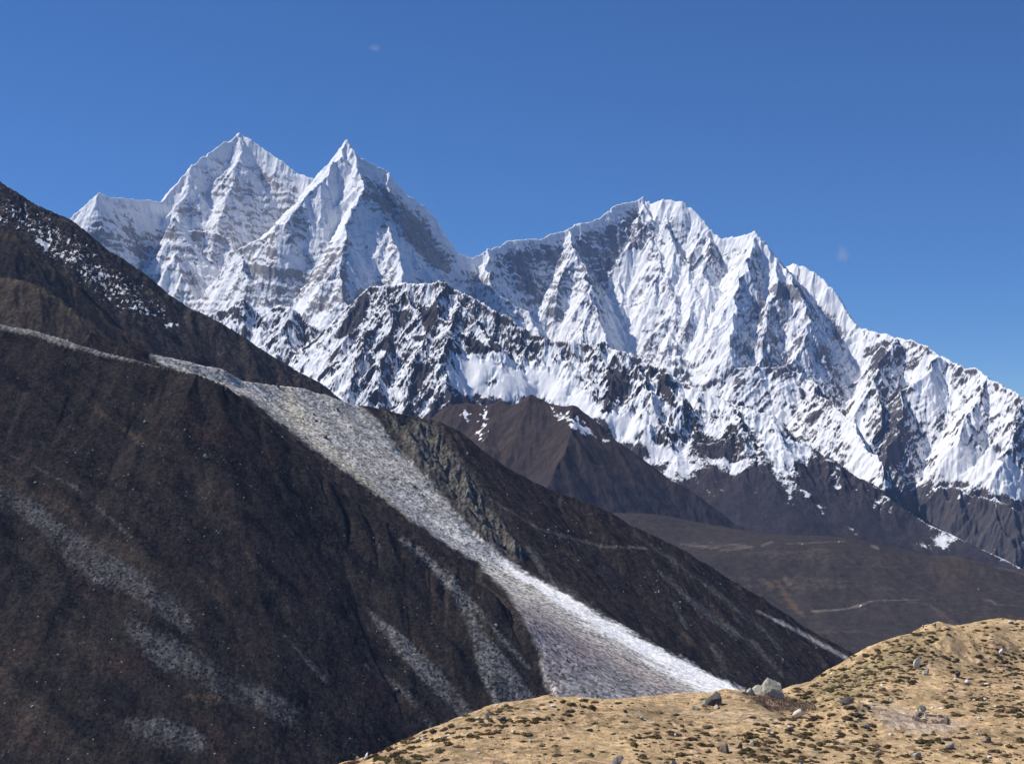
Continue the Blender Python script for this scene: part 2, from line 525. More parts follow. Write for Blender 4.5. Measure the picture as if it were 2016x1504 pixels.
T += [(spur((1945, 740, 9700), [(1930, 780), (1905, 810), (1890, 850)], 0.67), 1.95, 1.35)]
T += [(spur((2016, 783, 9300), [(2000, 830), (1985, 880), (1960, 920)], 0.63), 1.95, 1.35)]
T += [(spur((1450, 720, 9600), [(1490, 722), (1530, 716), (1580, 735), (1640, 790, 9000), (1690, 850), (1740, 930)], 0.42), 1.95, 1.35)]
T += [(line([(1840, 960, 8400), (1880, 955), (1925, 975), (1960, 980), (2016, 1005, 8000), (2150, 1050, 7700)]), 0.9, 1.5)]
T += [(spur((1840, 960, 8400), [(1810, 1010), (1800, 1060)], 0.76), 1.95, 1.35)]
T += [(spur((1925, 975, 8250), [(1920, 1040), (1905, 1100)], 1.01), 1.95, 1.35)]
U, X, Y, Z, H, gx, gy, rib, bed = far_massif(dress(T, 4, 2000, 280, skip=0.45), 820, 2260, 7400, 12900, 1.45, 5.2, 23, 24, 190, 0.082, dip=(0.8, 1300))
px, py = project(X, Y, Z)
slope = np.sqrt(gx * gx + gy * gy)
n1 = fbm(X, Y, 140, 4, 81); n2 = fbm(X * 0.25 + Y * 0.1, bed, 30, 4, 82, gain=0.6)
n3 = fbm(X, Y, 420, 3, 83)
low = np.maximum(sstep(690, 790, py + 40 * n1), 0.9 * sstep(1640, 1710, px + 30 * n1))
low2 = sstep(930, 1010, py + 60 * n1 - 0.12 * (px - 1850))
snow = 0.81 + 0.36 * (1.40 - np.clip(slope, 0, 3)) + 0.38 * n1 + 0.52 * n2 + 0.35 * (0.5 - rib) - 0.32 * low + 0.30 * n3 - 0.8 * low2 - 0.42 * sstep(1670, 1730, px + 20 * n1)
dark = np.maximum.reduce([sstep(-15, 25, poly_in(px, py, q)) for q in (
    [(960, 495), (1110, 462), (1200, 430), (1260, 420), (1280, 470), (1235, 540), (1170, 580), (1130, 480), (1100, 560), (1100, 640), (1050, 620), (980, 540)],
    [(1530, 560), (1560, 550), (1585, 580), (1545, 595), (1510, 570)], [(1335, 440), (1385, 435), (1420, 470), (1400, 520), (1375, 490)],
    [(1740, 760), (1785, 760), (1790, 900), (1740, 940), (1715, 930)])])
snow -= 0.30 * dark
for q in ([(1520, 565), (1545, 552), (1572, 562), (1590, 585), (1560, 590), (1525, 585)], [(1476, 600), (1492, 588), (1506, 600), (1500, 640), (1482, 636)], [(1600, 690), (1622, 672), (1640, 700), (1636, 726), (1606, 726)], [(1556, 660), (1578, 650), (1584, 690), (1562, 692)], [(1508, 716), (1560, 712), (1566, 742), (1530, 748)], [(1440, 732), (1474, 728), (1478, 760), (1446, 764)], [(1440, 690), (1475, 680), (1480, 696), (1450, 704)], [(1700, 680), (1760, 672), (1740, 720), (1690, 735)], [(1640, 640), (1660, 635), (1655, 670), (1630, 672)]):
    snow -= 0.45 * sstep(-8, 12, poly_in(px, py, q) + 14 * n1)
crest = sstep(42, 4, poly_in(px, py, [(800, 2000), (915, 512), (960, 491), (1000, 472), (1100, 456), (1140, 436), (1190, 420), (1215, 400), (1266, 388), (1284, 400), (1304, 391), (1348, 398), (1420, 466), (1488, 453), (1548, 530), (1560, 517), (1620, 547), (1690, 640), (1720, 2000)]))
snow += 0.6 * crest
field = np.maximum.reduce([sstep(-10, 12, poly_in(px, py, q) + 10 * n1) for q in (
    [(1230, 480), (1270, 500), (1240, 600), (1260, 690), (1220, 690), (1190, 600)], [(1310, 470), (1340, 520), (1400, 620), (1420, 690), (1390, 680), (1340, 590), (1310, 520)],
    [(1850, 870), (1900, 885), (1960, 890), (2016, 930), (2150, 1000), (2150, 1050), (2016, 985), (1975, 975), (1940, 965), (1900, 950), (1865, 930), (1840, 905)],
    [(1800, 725), (1850, 735), (1880, 770), (1900, 800), (1880, 810), (1840, 790), (1800, 765)], [(1530, 820), (1555, 795), (1545, 825)],
    [(1680, 920), (1725, 890), (1725, 925), (1705, 945)], [(1570, 520), (1610, 540), (1640, 590), (1615, 600), (1590, 590)])])
snow += 0.75 * field
tone = np.zeros(X.shape + (3,), F32) + np.array((0.25, 0.245, 0.26), F32)
tone = mixc(tone, (0.14, 0.14, 0.16), np.clip(n2 * 0.8 + 0.4, 0, 1))
tone = mixc(tone, (0.078, 0.070, 0.072), np.clip(low + low2, 0, 1))
grid_mesh("fluted_mountain", X, Y, Z, FAR, tone, snow, label="broad fluted snow mountain right of the middle of the skyline")

# ------------------------------------------------------------------ rocky ridge below them, half under snow
M = []
ma = line([(340, 660, 8400), (380, 640, 8300), (425, 612, 8250), (450, 602), (478, 584), (498, 600), (515, 622), (530, 606), (550, 598), (580, 606), (608, 632), (640, 652), (658, 640), (690, 602), (725, 563, 7900), (760, 561), (800, 553), (850, 556), (866, 552), (878, 553), (900, 570, 7700), (950, 592), (1000, 622), (1050, 655), (1090, 668), (1130, 668), (1165, 676), (1185, 668), (1205, 685), (1240, 690), (1275, 715), (1310, 725, 7100), (1350, 755), (1400, 776), (1440, 790), (1480, 801), (1520, 816), (1560, 850), (1600, 880), (1650, 905), (1700, 941), (1750, 975), (1800, 1012), (1850, 1040), (1900, 1062), (1960, 1090), (2016, 1120, 5900), (2150, 1170, 5700)])
ki = 32
M += [(ma[:ki], 1.3, 1.45), (ma[ki - 1:], 1.1, 0.80)]
for st, pts, g in (
        ((478, 584, 8250), [(468, 620), (450, 660), (440, 700)], 0.9),
        ((550, 598, 8150), [(556, 640), (575, 680), (600, 720), (640, 760)], 0.8),
        ((640, 652, 8030), [(650, 690), (660, 730), (690, 780)], 0.75),
        ((725, 563, 7900), [(735, 600), (722, 650), (700, 700), (690, 760)], 0.8),
        ((760, 561, 7870), [(775, 620), (765, 680), (745, 740), (730, 800)], 0.8),
        ((800, 553, 7830), [(822, 610), (835, 660), (812, 710), (800, 760), (790, 810)], 0.8),
        ((866, 552, 7750), [(862, 600), (880, 650), (872, 700), (880, 755), (872, 815)], 0.8),
        ((900, 570, 7700), [(940, 630), (965, 665), (1000, 690)], 0.8),
        ((1050, 655, 7500), [(1040, 680), (1060, 705)], 0.85),
        ((1090, 668, 7450), [(1120, 710), (1150, 740), (1185, 770)], 0.65),
        ((1185, 668, 7380), [(1190, 710), (1205, 750), (1200, 790), (1190, 800)], 0.75),
        ((1310, 725, 7100), [(1320, 760), (1340, 792)], 0.65),
        ((1240, 690, 7250), [(1270, 740), (1285, 785)], 0.65),
        ((1440, 790, 6850), [(1460, 820)], 0.6)):
    M.append((spur(st, pts, g * 0.88), 1.75, 1.2))
U, X, Y = odd(*fan(320, 2160, 4700, 8900, 1.45, 4.4))
H = tents_on(U, X, Y, dress(M, 2, 3000, 220, 0.95, 1.25, 1.7, 1.25), warp=(20, 150, 33), s_inf=0.82, L=500, k=30)
H = blur(H, 2)
X = X.astype(F32); Y = Y.astype(F32)
gx, gy = grad(H, U, Y)
px, py = project(X, Y, H)
rugged = sstep(930, 800, py - 0.16 * (px - 1000)) * 0.86 + 0.14
basin = sstep(-8, 25, poly_in(px, py, [(885, 690), (930, 695), (1000, 700), (1080, 720), (1180, 790), (1240, 800), (1300, 870), (1360, 920), (1280, 890), (1200, 850), (1110, 800), (1045, 775), (1000, 790), (900, 780), (880, 740)]))
Hs = blur(H, 45)
basin = basin * sstep(-0.45, 0.0, fbm(X, Y, 120, 3, 46))
H = H + (Hs - H) * basin * 0.85
gx, gy = grad(H, U, Y)
e, rib = erode(X, Y, gx, gy, 150, 5, 37, amp0=0.125, gain=0.58, lac=0.5, flow=1.0)
bed = H + fbm(X, Y, 300, 3, 38) * 50 + 0.15 * X
steps = gnoise(bed / 30.0, X / 400, 39) * 7 + gnoise(bed / 13.0, X / 200, 40) * 3
det = fbm(X, Y, 48, 4, 41, gain=0.55, ridged=True) * 8
Z = (H + (e + steps + det) * rugged * (1 - 0.85 * basin)).astype(F32)
gx, gy = grad(Z, U, Y)
slope = np.sqrt(gx * gx + gy * gy)
px, py = project(X, Y, Z)
n1 = fbm(X, Y, 110, 4, 43); n2 = fbm(X * 0.4 + Y * 0.15, bed, 24, 4, 44, gain=0.6); n3 = fbm(X, Y, 420, 3, 45)
line_py = np.interp(px, [300, 600, 700, 860, 930, 1000, 1280, 1340, 1400, 1450, 1560, 1600, 1700, 1850, 2100], [900, 900, 850, 830, 800, 800, 890, 935, 880, 905, 955, 925, 960, 1050, 1150]) + 40 * n1 + 30 * n3
below = sstep(-90, 60, py - line_py + 30 * n2)
snow = 0.82 + 0.40 * (1.0 - np.clip(slope, 0, 2.6)) + 0.46 * n1 + 0.36 * n2 + 0.5 * (0.5 - rib) + 0.32 * n3
snow = snow + 0.8 * basin - 0.95 * below + 0.25 * below * sstep(0.25, 0.6, n1 + 0.4 * n2)
sparse = sstep(-10, 30, poly_in(px, py, [(1320, 740), (1440, 800), (1560, 850), (1700, 950), (1560, 940), (1400, 860)]))
snow -= 0.05 * sparse
darks = np.maximum.reduce([sstep(-6, 8, poly_in(px, py, q) + 8 * n2) for q in (
    [(690, 610), (722, 575), (720, 620), (690, 660), (660, 665)], [(780, 615), (800, 610), (795, 640), (770, 650)], [(825, 610), (860, 600), (862, 640), (840, 655)],
    [(755, 660), (775, 650), (775, 690), (755, 690)], [(650, 700), (670, 690), (640, 740), (630, 745)], [(820, 715), (845, 715), (830, 770), (800, 790)],
    [(870, 555), (890, 560), (900, 580), (880, 585)], [(905, 655), (985, 690), (930, 700)], [(1195, 725), (1240, 740), (1220, 770), (1190, 800), (1195, 770)],
    [(1290, 740), (1310, 730), (1330, 800), (1305, 790)], [(1050, 640), (1100, 650), (1080, 670), (1020, 640)])])
snow -= 0.7 * darks
tone = np.zeros(X.shape + (3,), F32) + np.array((0.075, 0.065, 0.062), F32)
tone = mixc(tone, (0.042, 0.040, 0.044), np.clip(n2 * 0.9 + 0.45, 0, 1))
tone = mixc(tone, (0.048, 0.043, 0.050), below)  # purplish tint: blue of the distant haze put into the lower slopes' colour
tone = mixc(tone, (0.075, 0.058, 0.050), below * sstep(0.1, 0.5, n3 + 0.5 * n1) * 0.8)
MID = terrain_mat("snow_and_dark_rock", 36, 9, 0.32, 0.6, soft=0.13)
grid_mesh("rocky_snow_ridge", X, Y, Z, MID, tone, snow, label="jagged dark ridge half covered in snow below the white mountains")

# ------------------------------------------------------------------ brown hill in front of the snow ridge
B = [(line([(760, 930, 5700), (820, 870, 5650), (860, 822), (880, 796), (920, 790), (960, 796), (1000, 796), (1018, 790), (1032, 778), (1046, 772, 5500), (1080, 790), (1130, 803), (1170, 830), (1210, 860), (1240, 885), (1270, 910), (1300, 935), (1340, 951), (1370, 970), (1410, 1000), (1450, 1030), (1520, 1075, 5100)]), 0.8, 0.90)]
for st, pts, g in (((985, 795, 5560), [(965, 840), (952, 880), (940, 930)], 0.62), ((1130, 803, 5420), [(1125, 850), (1105, 900), (1080, 950)], 0.60)):
    B.append((spur(st, pts, g * 0.92), 0.95, 0.80))
U, X, Y = odd(*fan(740, 1540, 4300, 6000, 1.8, 4.0))
H = tents_on(U, X, Y, B, warp=(22, 150, 53), s_inf=0.8, L=500, k=70)
H = blur(H, 8)
X = X.astype(F32); Y = Y.astype(F32)
gx, gy = grad(H, U, Y)
e, rib = erode(X, Y, gx, gy, 110, 4, 57, amp0=0.055, gain=0.55)
Z = (H + e + fbm(X, Y, 30, 4, 58, gain=0.6) * 4).astype(F32)
px, py = project(X, Y, Z)
n1 = fbm(X, Y, 120, 4, 59); n2 = fbm(X, Y, 22, 3, 60)
tone = np.zeros(X.shape + (3,), F32) + np.array((0.058, 0.045, 0.040), F32)
tone = mixc(tone, (0.088, 0.063, 0.047), np.clip(n1 * 1.2 + rib - 0.25, 0, 1))
tone = mixc(tone, (0.038, 0.037, 0.045), sstep(880, 1000, py + 30 * n1) * 0.8)
snow = 0.02 + 0.34 * n2 - 0.3 * rib + 0 * X
for q in ([(1080, 800), (1120, 812), (1160, 842), (1150, 850), (1100, 825)], [(1130, 835), (1200, 865), (1195, 875), (1140, 850)], [(950, 810), (962, 800), (960, 835), (945, 850)], [(910, 800), (935, 815), (925, 835), (905, 820)], [(935, 850), (955, 850), (945, 868)]):
    snow += 0.62 * sstep(-14, 10, poly_in(px, py, q) + 12 * n2)
HILL = terrain_mat("dry_brown_hillside", 30, 7, 0.30, 0.4)
grid_mesh("brown_hill", X, Y, Z, HILL, tone, snow, label="bare brown hill with a small dark summit in the middle distance")
# ------------------------------------------------------------------ surfaces through scattered points
def tps(points, X, Y, lam=1.0):
    """thin plate through (px,py,D) points; returns heights at X,Y"""
    P = np.array([at(*p) for p in points])
    n = len(P)
    sc_ = np.array([P[:, 0].std(), P[:, 1].std()]).max()
    A = P[:, :2] / sc_
    d2 = ((A[:, None] - A[None]) ** 2).sum(-1)
    Kk = 0.5 * d2 * np.log(d2 + 1e-9)
    Q = np.concatenate([np.ones((n, 1)), A], 1)
    M_ = np.block([[Kk + lam * 1e-3 * np.eye(n), Q], [Q.T, np.zeros((3, 3))]])
    w = np.linalg.solve(M_, np.concatenate([P[:, 2], np.zeros(3)]))
    x = X / sc_; y = Y / sc_
    H = (w[n] + w[n + 1] * x + w[n + 2] * y).astype(F32)
    for i in range(n):
        r2 = (x - A[i, 0]) ** 2 + (y - A[i, 1]) ** 2
        H += (w[i] * 0.5 * r2 * np.log(r2 + 1e-9)).astype(F32)
    return H

def on_grid(G, px_, py_):
    u, X_, Y_, Z_ = G
    j = int(np.clip(np.round(np.interp((px_ - CX) / FPX, u[0], np.arange(u.shape[1]))), 0, u.shape[1] - 1))
    _, pc = project(X_[:, j], Y_[:, j], Z_[:, j])
    hit = np.nonzero((pc[:-1] >= py_) & (pc[1:] < py_))[0]
    k = int(hit[0]) if len(hit) else int(np.argmin(np.abs(pc - py_)))
    return float(X_[k, j]), float(Y_[k, j]), float(Z_[k, j])

# ------------------------------------------------------------------ dark valley benches on the right
pts = [(1180, 1010, 4900), (1300, 1015, 4800), (1350, 1050, 4600), (1350, 1080, 4350), (1420, 1070, 4300), (1480, 1066, 4300), (1600, 1060, 4300), (1700, 1064, 4300), (1770, 1082, 4280), (1850, 1102, 4250), (1930, 1112, 4200), (2016, 1132, 4200), (2150, 1155, 4150), (2300, 1180, 4100),
       (1500, 1066, 5100), (1700, 1066, 5100), (1850, 1100, 5100), (2016, 1125, 5100), (2250, 1150, 5100),
       (1350, 1130, 3950), (1500, 1175, 3850), (1590, 1200, 3760), (1700, 1188, 3800), (1810, 1180, 3820), (1900, 1150, 3950), (1900, 1095, 4180), (1950, 1170, 3850), (2016, 1215, 3680), (2150, 1225, 3650), (1450, 1250, 3550), (1600, 1270, 3480), (1700, 1290, 3420), (2016, 1300, 3400), (2250, 1310, 3380), (1690, 1420, 3100), (1300, 1320, 3250), (2200, 1420, 3100), (1100, 1200, 3700)]
U, X, Y = odd(*fan(1150, 2300, 3000, 5200, 2.0, 3.2))
H = tps(pts, X, Y, 0.3)
X = X.astype(F32); Y = Y.astype(F32)
gx, gy = grad(H, U, Y)
e, rib = erode(X, Y, gx, gy, 150, 4, 97, amp0=0.08, gain=0.5, smin=0.2)
Z = H + e + fbm(X, Y, 25, 4, 98, gain=0.55) * 2.5
tb_ = Z + 14 * fbm(X, Y, 160, 2, 101)
Z = (Z + 2.6 * gnoise(tb_ / 16.0, X / 500, 102) + 1.2 * gnoise(tb_ / 6.0, X / 160, 103)).astype(F32)
px, py = project(X, Y, Z)
n1 = fbm(X, Y, 130, 4, 99); n2 = fbm(X, Y, 18, 3, 100)
tone = np.zeros(X.shape + (3,), F32) + np.array((0.050, 0.044, 0.043), F32)
tone = mixc(tone, (0.072, 0.056, 0.050), np.clip(n1 * 1.0 + (rib - 0.5) * 1.2, 0, 1))
tone = mixc(tone, (0.095, 0.076, 0.064), sstep(0.15, 0.5, gnoise(tb_ / 16.0, X / 500, 102) + 0.5 * n2) * 0.55)
def lay(col, d, soft=3.0, amt=1.0, br=6.0):
    global tone
    tone = mixc(tone, col, sstep(-soft, soft, d + br * n2 + 0.4 * br * n1) * amt)
pale = (0.135, 0.112, 0.095)
lay((0.13, 0.092, 0.065), poly_in(px, py, [(1850, 1090), (1890, 1085), (1910, 1115), (1900, 1150), (1860, 1160), (1835, 1120)]), 18, 0.28)
lay(pale, stroke(px, py, [(1340, 1070, 1), (1400, 1078, 2), (1440, 1072, 1.5), (1480, 1076, 3), (1420, 1083, 1)]), 3, 0.8)
lay(pale, stroke(px, py, [(1500, 1074, 2), (1520, 1066, 1.5)]), 2, 0.9, 2)
lay(pale, stroke(px, py, [(1550, 1070, .6), (1600, 1068, 1), (1660, 1066, .6)]), 2, 0.9, 3)
lay(pale, stroke(px, py, [(1716, 1074, 2.5), (1728, 1079, 3)]), 2, 1.0, 1)
lay((0.20, 0.13, 0.08), stroke(px, py, [(1510, 1148, 2), (1535, 1155, 4), (1548, 1175, 5), (1560, 1190, 5), (1580, 1210, 4)]), 6, 0.4)
lay(pale, stroke(px, py, [(1545, 1138, 3), (1555, 1150, 4)]), 3, 0.7)
lay((0.16, 0.14, 0.12), stroke(px, py, [(1600, 1203, 2), (1650, 1200, 1.5), (1672, 1197, 1.2), (1690, 1192, 3), (1720, 1182, 0.8), (1810, 1180, 0.5)]), 2, 0.9, 2)
lay((0.13, 0.10, 0.08), stroke(px, py, [(1780, 1180, 1), (1830, 1190, 1), (1890, 1235, 2)]), 3, 0.5)
lay(pale, stroke(px, py, [(1935, 1180, 1.5), (1950, 1182, 2), (1960, 1188, 2)]), 2, 0.9, 2)
lay((0.11, 0.085, 0.07), stroke(px, py, [(1910, 1102, 1), (1960, 1115, 2), (2016, 1130, 2), (2100, 1142, 2)]), 3, 0.8)
BENCH = terrain_mat("dark_valley_scrub", 28, 6, 0.28, 0.3, spots=(26, (0.30, 0.25, 0.19)))
G_BENCH = (U, X, Y, Z)
grid_mesh("valley_benches", X, Y, Z, BENCH, tone, np.zeros_like(X) - 1, 0.012 + 0 * X, label="dark scrub covered benches on the far side of the valley")

# ------------------------------------------------------------------ upper left valley side
Lr = [(line([(-220, 215, 3500), (-60, 313, 3400), (0, 354, 3350), (60, 392), (100, 414), (140, 428), (190, 466), (240, 502), (290, 540), (330, 572), (380, 602), (430, 629), (480, 659), (540, 697), (590, 727), (640, 757), (700, 802), (760, 845, 3100), (900, 940, 3050)]), 0.9, 0.85),
      (line([(-220, 330, 2950), (-60, 420, 2900), (0, 445), (30, 453), (60, 481), (100, 516), (150, 556), (200, 602), (250, 646), (300, 682), (350, 712), (450, 790, 2750)]), 1.1, 0.85),
      (line([(-220, 470, 2650), (-60, 527, 2620), (0, 541), (40, 547), (80, 561), (120, 585), (160, 620), (200, 650), (240, 686), (280, 715), (350, 770, 2500)]), 1.0, 0.82)]
U, X, Y = odd(*fan(-240, 920, 2100, 3700, 1.9, 2.8))
H = tents_on(U, X, Y, Lr, warp=(6, 90, 111), s_inf=0.9, L=400, k=12)
H = blur(H, 4)
X = X.astype(F32); Y = Y.astype(F32)
gx, gy = grad(H, U, Y)
e, rib = erode(X, Y, gx, gy, 140, 5, 113, amp0=0.06, gain=0.55, smin=0.1)
det = fbm(X, Y, 14, 4, 114, gain=0.65, ridged=True)
px, py = project(X, Y, H)
rocky = sstep(-30, 30, poly_in(px, py, [(-200, 300), (0, 360), (140, 430), (260, 530), (330, 590), (300, 640), (200, 560), (60, 470), (-200, 400)]))
Z = (H + e + det * (1.6 + 2.2 * rocky)).astype(F32)
px, py = project(X, Y, Z)
n1 = fbm(X, Y, 90, 4, 115); n2 = fbm(X, Y, 10, 3, 116); n3 = fbm(X, Y, 30, 3, 117)
ridge_b = poly_in(px, py, [(-300, 300), (-60, 425), (0, 448), (30, 455), (60, 484), (100, 519), (150, 559), (200, 605), (250, 649), (300, 685), (350, 715), (350, 900), (-300, 900)])
ridge_c = poly_in(px, py, [(-300, 480), (-60, 530), (0, 543), (40, 549), (80, 563), (120, 587), (160, 622), (200, 652), (240, 688), (280, 717), (300, 900), (-300, 900)])
tone = np.zeros(X.shape + (3,), F32) + np.array((0.046, 0.040, 0.038), F32)
tone = mixc(tone, (0.024, 0.023, 0.025), sstep(0.0, 0.5, n3 + 0.4 * n1))
tone = mixc(tone, (0.080, 0.066, 0.055), sstep(0.15, 0.5, n1) * 0.7)
tone = mixc(tone, (0.034, 0.030, 0.029), sstep(-4, 8, ridge_b + 4 * n2) * 0.85)
tone = mixc(tone, (0.072, 0.055, 0.038), sstep(0, 6, ridge_b) * sstep(30, 8, ridge_b + 10 * n3) * 0.7)
tone = mixc(tone, (0.066, 0.052, 0.041), sstep(-3, 6, ridge_c + 3 * n2) * 0.95)
tone = mixc(tone, (0.105, 0.083, 0.055), sstep(0, 5, ridge_c) * sstep(22, 6, ridge_c + 8 * n3) * 0.7)
dust = sstep(-60, 30, poly_in(px, py, [(-200, 330), (0, 395), (60, 410), (150, 480), (260, 560), (330, 620), (280, 625), (200, 590), (130, 530), (0, 440), (-200, 390)])) + 0.25 * sstep(-70, 40, poly_in(px, py, [(0, 390), (120, 440), (300, 590), (420, 690), (300, 680), (150, 540)]))
dust *= sstep(4, -8, ridge_b)
snow = -0.13 + 0.42 * dust + 0.62 * fbm(X, Y * 0.5, 7, 3, 118, gain=0.7) + 0.16 * n3
for q in ([(70, 473), (82, 472), (98, 484), (88, 486)], [(325, 640), (340, 636), (338, 645)], [(344, 638), (352, 637), (350, 643)]):
    snow += 0.8 * sstep(-4, 4, poly_in(px, py, q))
LEFT = terrain_mat("dark_stony_slope", 16, 4.0, 0.32, 0.6, spots=(5.0, (0.20, 0.19, 0.19)))
grid_mesh("upper_left_slope", X, Y, Z, LEFT, tone, snow, 0.22 + 0.25 * sstep(0, -6, ridge_b) * (0.4 + rocky), label="steep dark slope dusted with snow at the upper left")

def scree_tone(px, py, n2, n3):
    scol = np.zeros(px.shape + (3,), F32) + np.array((0.49, 0.46, 0.405), F32)
    scol = mixc(scol, (0.36, 0.34, 0.31), sstep(-0.2, 0.4, n3))
    scol = mixc(scol, (0.52, 0.47, 0.37), sstep(-6, 8, stroke(px, py, [(560, 760, 14), (590, 830, 12), (620, 870, 8), (690, 920, 9), (760, 990, 8), (800, 1010, 6)]) + 12 * n3))
    scol = mixc(scol, (0.34, 0.275, 0.26), sstep(-15, 25, poly_in(px, py, [(1000, 1170), (1100, 1215), (1250, 1300), (1400, 1385), (1300, 1400), (1090, 1380), (1060, 1280)])) * 0.85)
    scol = mixc(scol, (0.24, 0.235, 0.23), sstep(-10, 30, poly_in(px, py, [(1100, 1310), (1200, 1290), (1330, 1370), (1320, 1410), (1090, 1410)])) * 0.8)
    white = sstep(-7, 7, stroke(px, py, [(980, 1105, 4), (1040, 1138, 9), (1120, 1186, 13), (1200, 1236, 17), (1300, 1295, 21), (1400, 1345, 23), (1470, 1375, 22)]) + 12 * n3 + 6 * n2)
    white *= 1 - 0.9 * sstep(-3, 3, stroke(px, py, [(1190, 1250, 2), (1250, 1285, 3), (1320, 1318, 1)]) + 6 * n2)
    scol = mixc(scol, (0.95, 0.93, 0.90), white * 0.95)
    scol = mixc(scol, (0.50, 0.49, 0.47), sstep(-15, 20, poly_in(px, py, [(740, 970), (820, 960), (930, 1040), (1040, 1130), (940, 1110), (850, 1050)])) * 0.6 * (1 - white))
    return scol

# ------------------------------------------------------------------ slope behind the scree chute, and the chute itself
S = [(line([(180, 650, 2250), (300, 690, 2250), (360, 702), (400, 712), (440, 718), (480, 736), (540, 745), (600, 751), (640, 762), (700, 790), (760, 806), (830, 821, 2400), (870, 828), (900, 843), (940, 876), (975, 901), (1000, 918), (1050, 946), (1100, 966), (1160, 986), (1200, 1001), (1250, 1031), (1300, 1056), (1350, 1081), (1400, 1111), (1450, 1141), (1500, 1171), (1550, 1202), (1600, 1236), (1650, 1266), (1690, 1288, 2350), (1760, 1335), (1850, 1400, 2300)]), 0.95, 0.70)]
U, X, Y = odd(*fan(160, 1870, 1350, 2600, 1.5, 2.0))
H = tents_on(U, X, Y, S, warp=(5, 80, 131), s_inf=0.92, L=300, k=12)
H = blur(H, 4)
X = X.astype(F32); Y = Y.astype(F32)
px, py = project(X, Y, H)
n1 = fbm(X, Y, 70, 4, 133); n2 = fbm(X, Y, 6, 3, 134); n3 = fbm(X, Y, 22, 3, 135)
chute_o = [(300, 690), (400, 708), (480, 720), (540, 730), (640, 740), (700, 785), (745, 830), (780, 875), (812, 905), (860, 962), (930, 1042), (1010, 1112), (1150, 1190), (1300, 1275), (1475, 1362), (1500, 1420), (1095, 1420), (1060, 1280), (1000, 1170), (940, 1110), (860, 1060), (640, 900), (480, 780), (300, 710)]
ch = poly_in(px, py, chute_o)
chute = sstep(-6, 10, ch + 10 * n3 + 5 * n2)
bank = sstep(-20, 20, poly_in(px, py, [(760, 815), (850, 830), (900, 900), (960, 990), (1030, 1090), (1010, 1110), (930, 1035), (860, 955), (800, 890)]))
gx, gy = grad(H, U, Y)
e, rib = erode(X, Y, gx, gy, 90, 5, 137, amp0=0.06, gain=0.58, smin=0.1)
eb, ribb = erode(X, Y, gx, gy, 70, 4, 139, amp0=0.22, gain=0.6, smin=0.1)
det = fbm(X, Y, 9, 4, 138, gain=0.7, ridged=True)
blk = fbm(X, Y, 6.5, 3, 140, gain=0.75)
Z = H + e * (1 - chute) + eb * bank + det * (0.9 + 0.5 * bank) * (1 - 0.5 * chute) + blk * 1.0 * chute
Z = (Z - 16 * sstep(-12, 45, ch) + 8 * bank * (1 - chute)).astype(F32)
# the debris fan at its foot lies flatter than the slope and spreads over it
G_ = (U, X, Y, Z.astype(F32))
def near(px_, py_, d):
    x_, y_, z_ = on_grid(G_, px_, py_)
    return (px_, py_, y_ - d)
fr = [near(890, 1000, 0), near(930, 1040, 0), near(1000, 1086, 0), near(1080, 1138, 25), near(1150, 1180, 60), near(1300, 1268, 140), near(1400, 1322, 200), near(1475, 1363, 250), (1560, 1410, 1710)]
fl = [near(880, 1040, 0), near(935, 1090, 0), (1000, 1180, 1760), (1033, 1230, 1705), (1062, 1284, 1680), (1085, 1330, 1655), (1104, 1380, 1620), (1110, 1430, 1580), (1250, 1430, 1600), (1420, 1440, 1650)]
fanH = tps(fr + fl + [(1200, 1300, 1780), (1300, 1345, 1750), (1100, 1230, 1850), near(860, 980, 0), near(905, 1030, 0)], X, Y, 1.0)
plan = [at(*p)[:2] for p in fr] + [at(*p)[:2] for p in reversed(fl)]
fd_ = poly_in(X, Y, plan) + 5 * n3
fanH = fanH - 2.5 + blk * 0.55 + 1.2 * fbm(X, Y, 30, 3, 141) - 1.3 * np.maximum(-fd_, 0)
Z = np.maximum(Z, fanH).astype(F32)
px, py = project(X, Y, Z)
ch = poly_in(px, py, chute_o)
chute = sstep(-4, 7, ch + 9 * n3 + 5 * n2)
tone = np.zeros(X.shape + (3,), F32) + np.array((0.038, 0.031, 0.028), F32)
tone = mixc(tone, (0.022, 0.019, 0.019), sstep(0.05, 0.5, n3 + 0.3 * n1))
tone = mixc(tone, (0.075, 0.058, 0.046), sstep(0.2, 0.55, n1 - 0.3 * n3) * 0.7)
tone = mixc(tone, (0.175, 0.162, 0.138), bank * (0.45 + 0.5 * ribb))
def streak(col, pts, soft=5, amt=0.8, br=10):
    global tone
    tone = mixc(tone, col, sstep(-soft, soft, stroke(px, py, pts) + br * n2 * 0.6 + br * n3 * 0.7) * amt)
grey = (0.17, 0.16, 0.15)
for p in ([(1300, 1130, 3), (1400, 1215, 7), (1480, 1265, 5), (1540, 1330, 2)], [(1250, 1050, 2), (1400, 1160, 3), (1480, 1220, 5), (1540, 1280, 3)], [(1040, 1080, 6), (1090, 1150, 9), (1160, 1190, 5)],
          [(1330, 1190, 3), (1350, 1235, 3)], [(1440, 1360, 4), (1420, 1300, 7), (1400, 1270, 3)]):
    streak((0.105, 0.098, 0.088), p)
streak((0.42, 0.38, 0.35), [(1490, 1202, 1.2), (1540, 1226, 2.5), (1600, 1258, 4), (1650, 1286, 4), (1680, 1302, 4)], 3, 0.9, 4)
streak((0.20, 0.18, 0.16), [(960, 980, 1), (1060, 1040, 1.5), (1180, 1075, 1.5), (1300, 1080, 1)], 3, 0.5, 6)
scol = scree_tone(px, py, n2, n3)
fa = X * 0.82 - Y * 0.57; fb = X * 0.57 + Y * 0.82
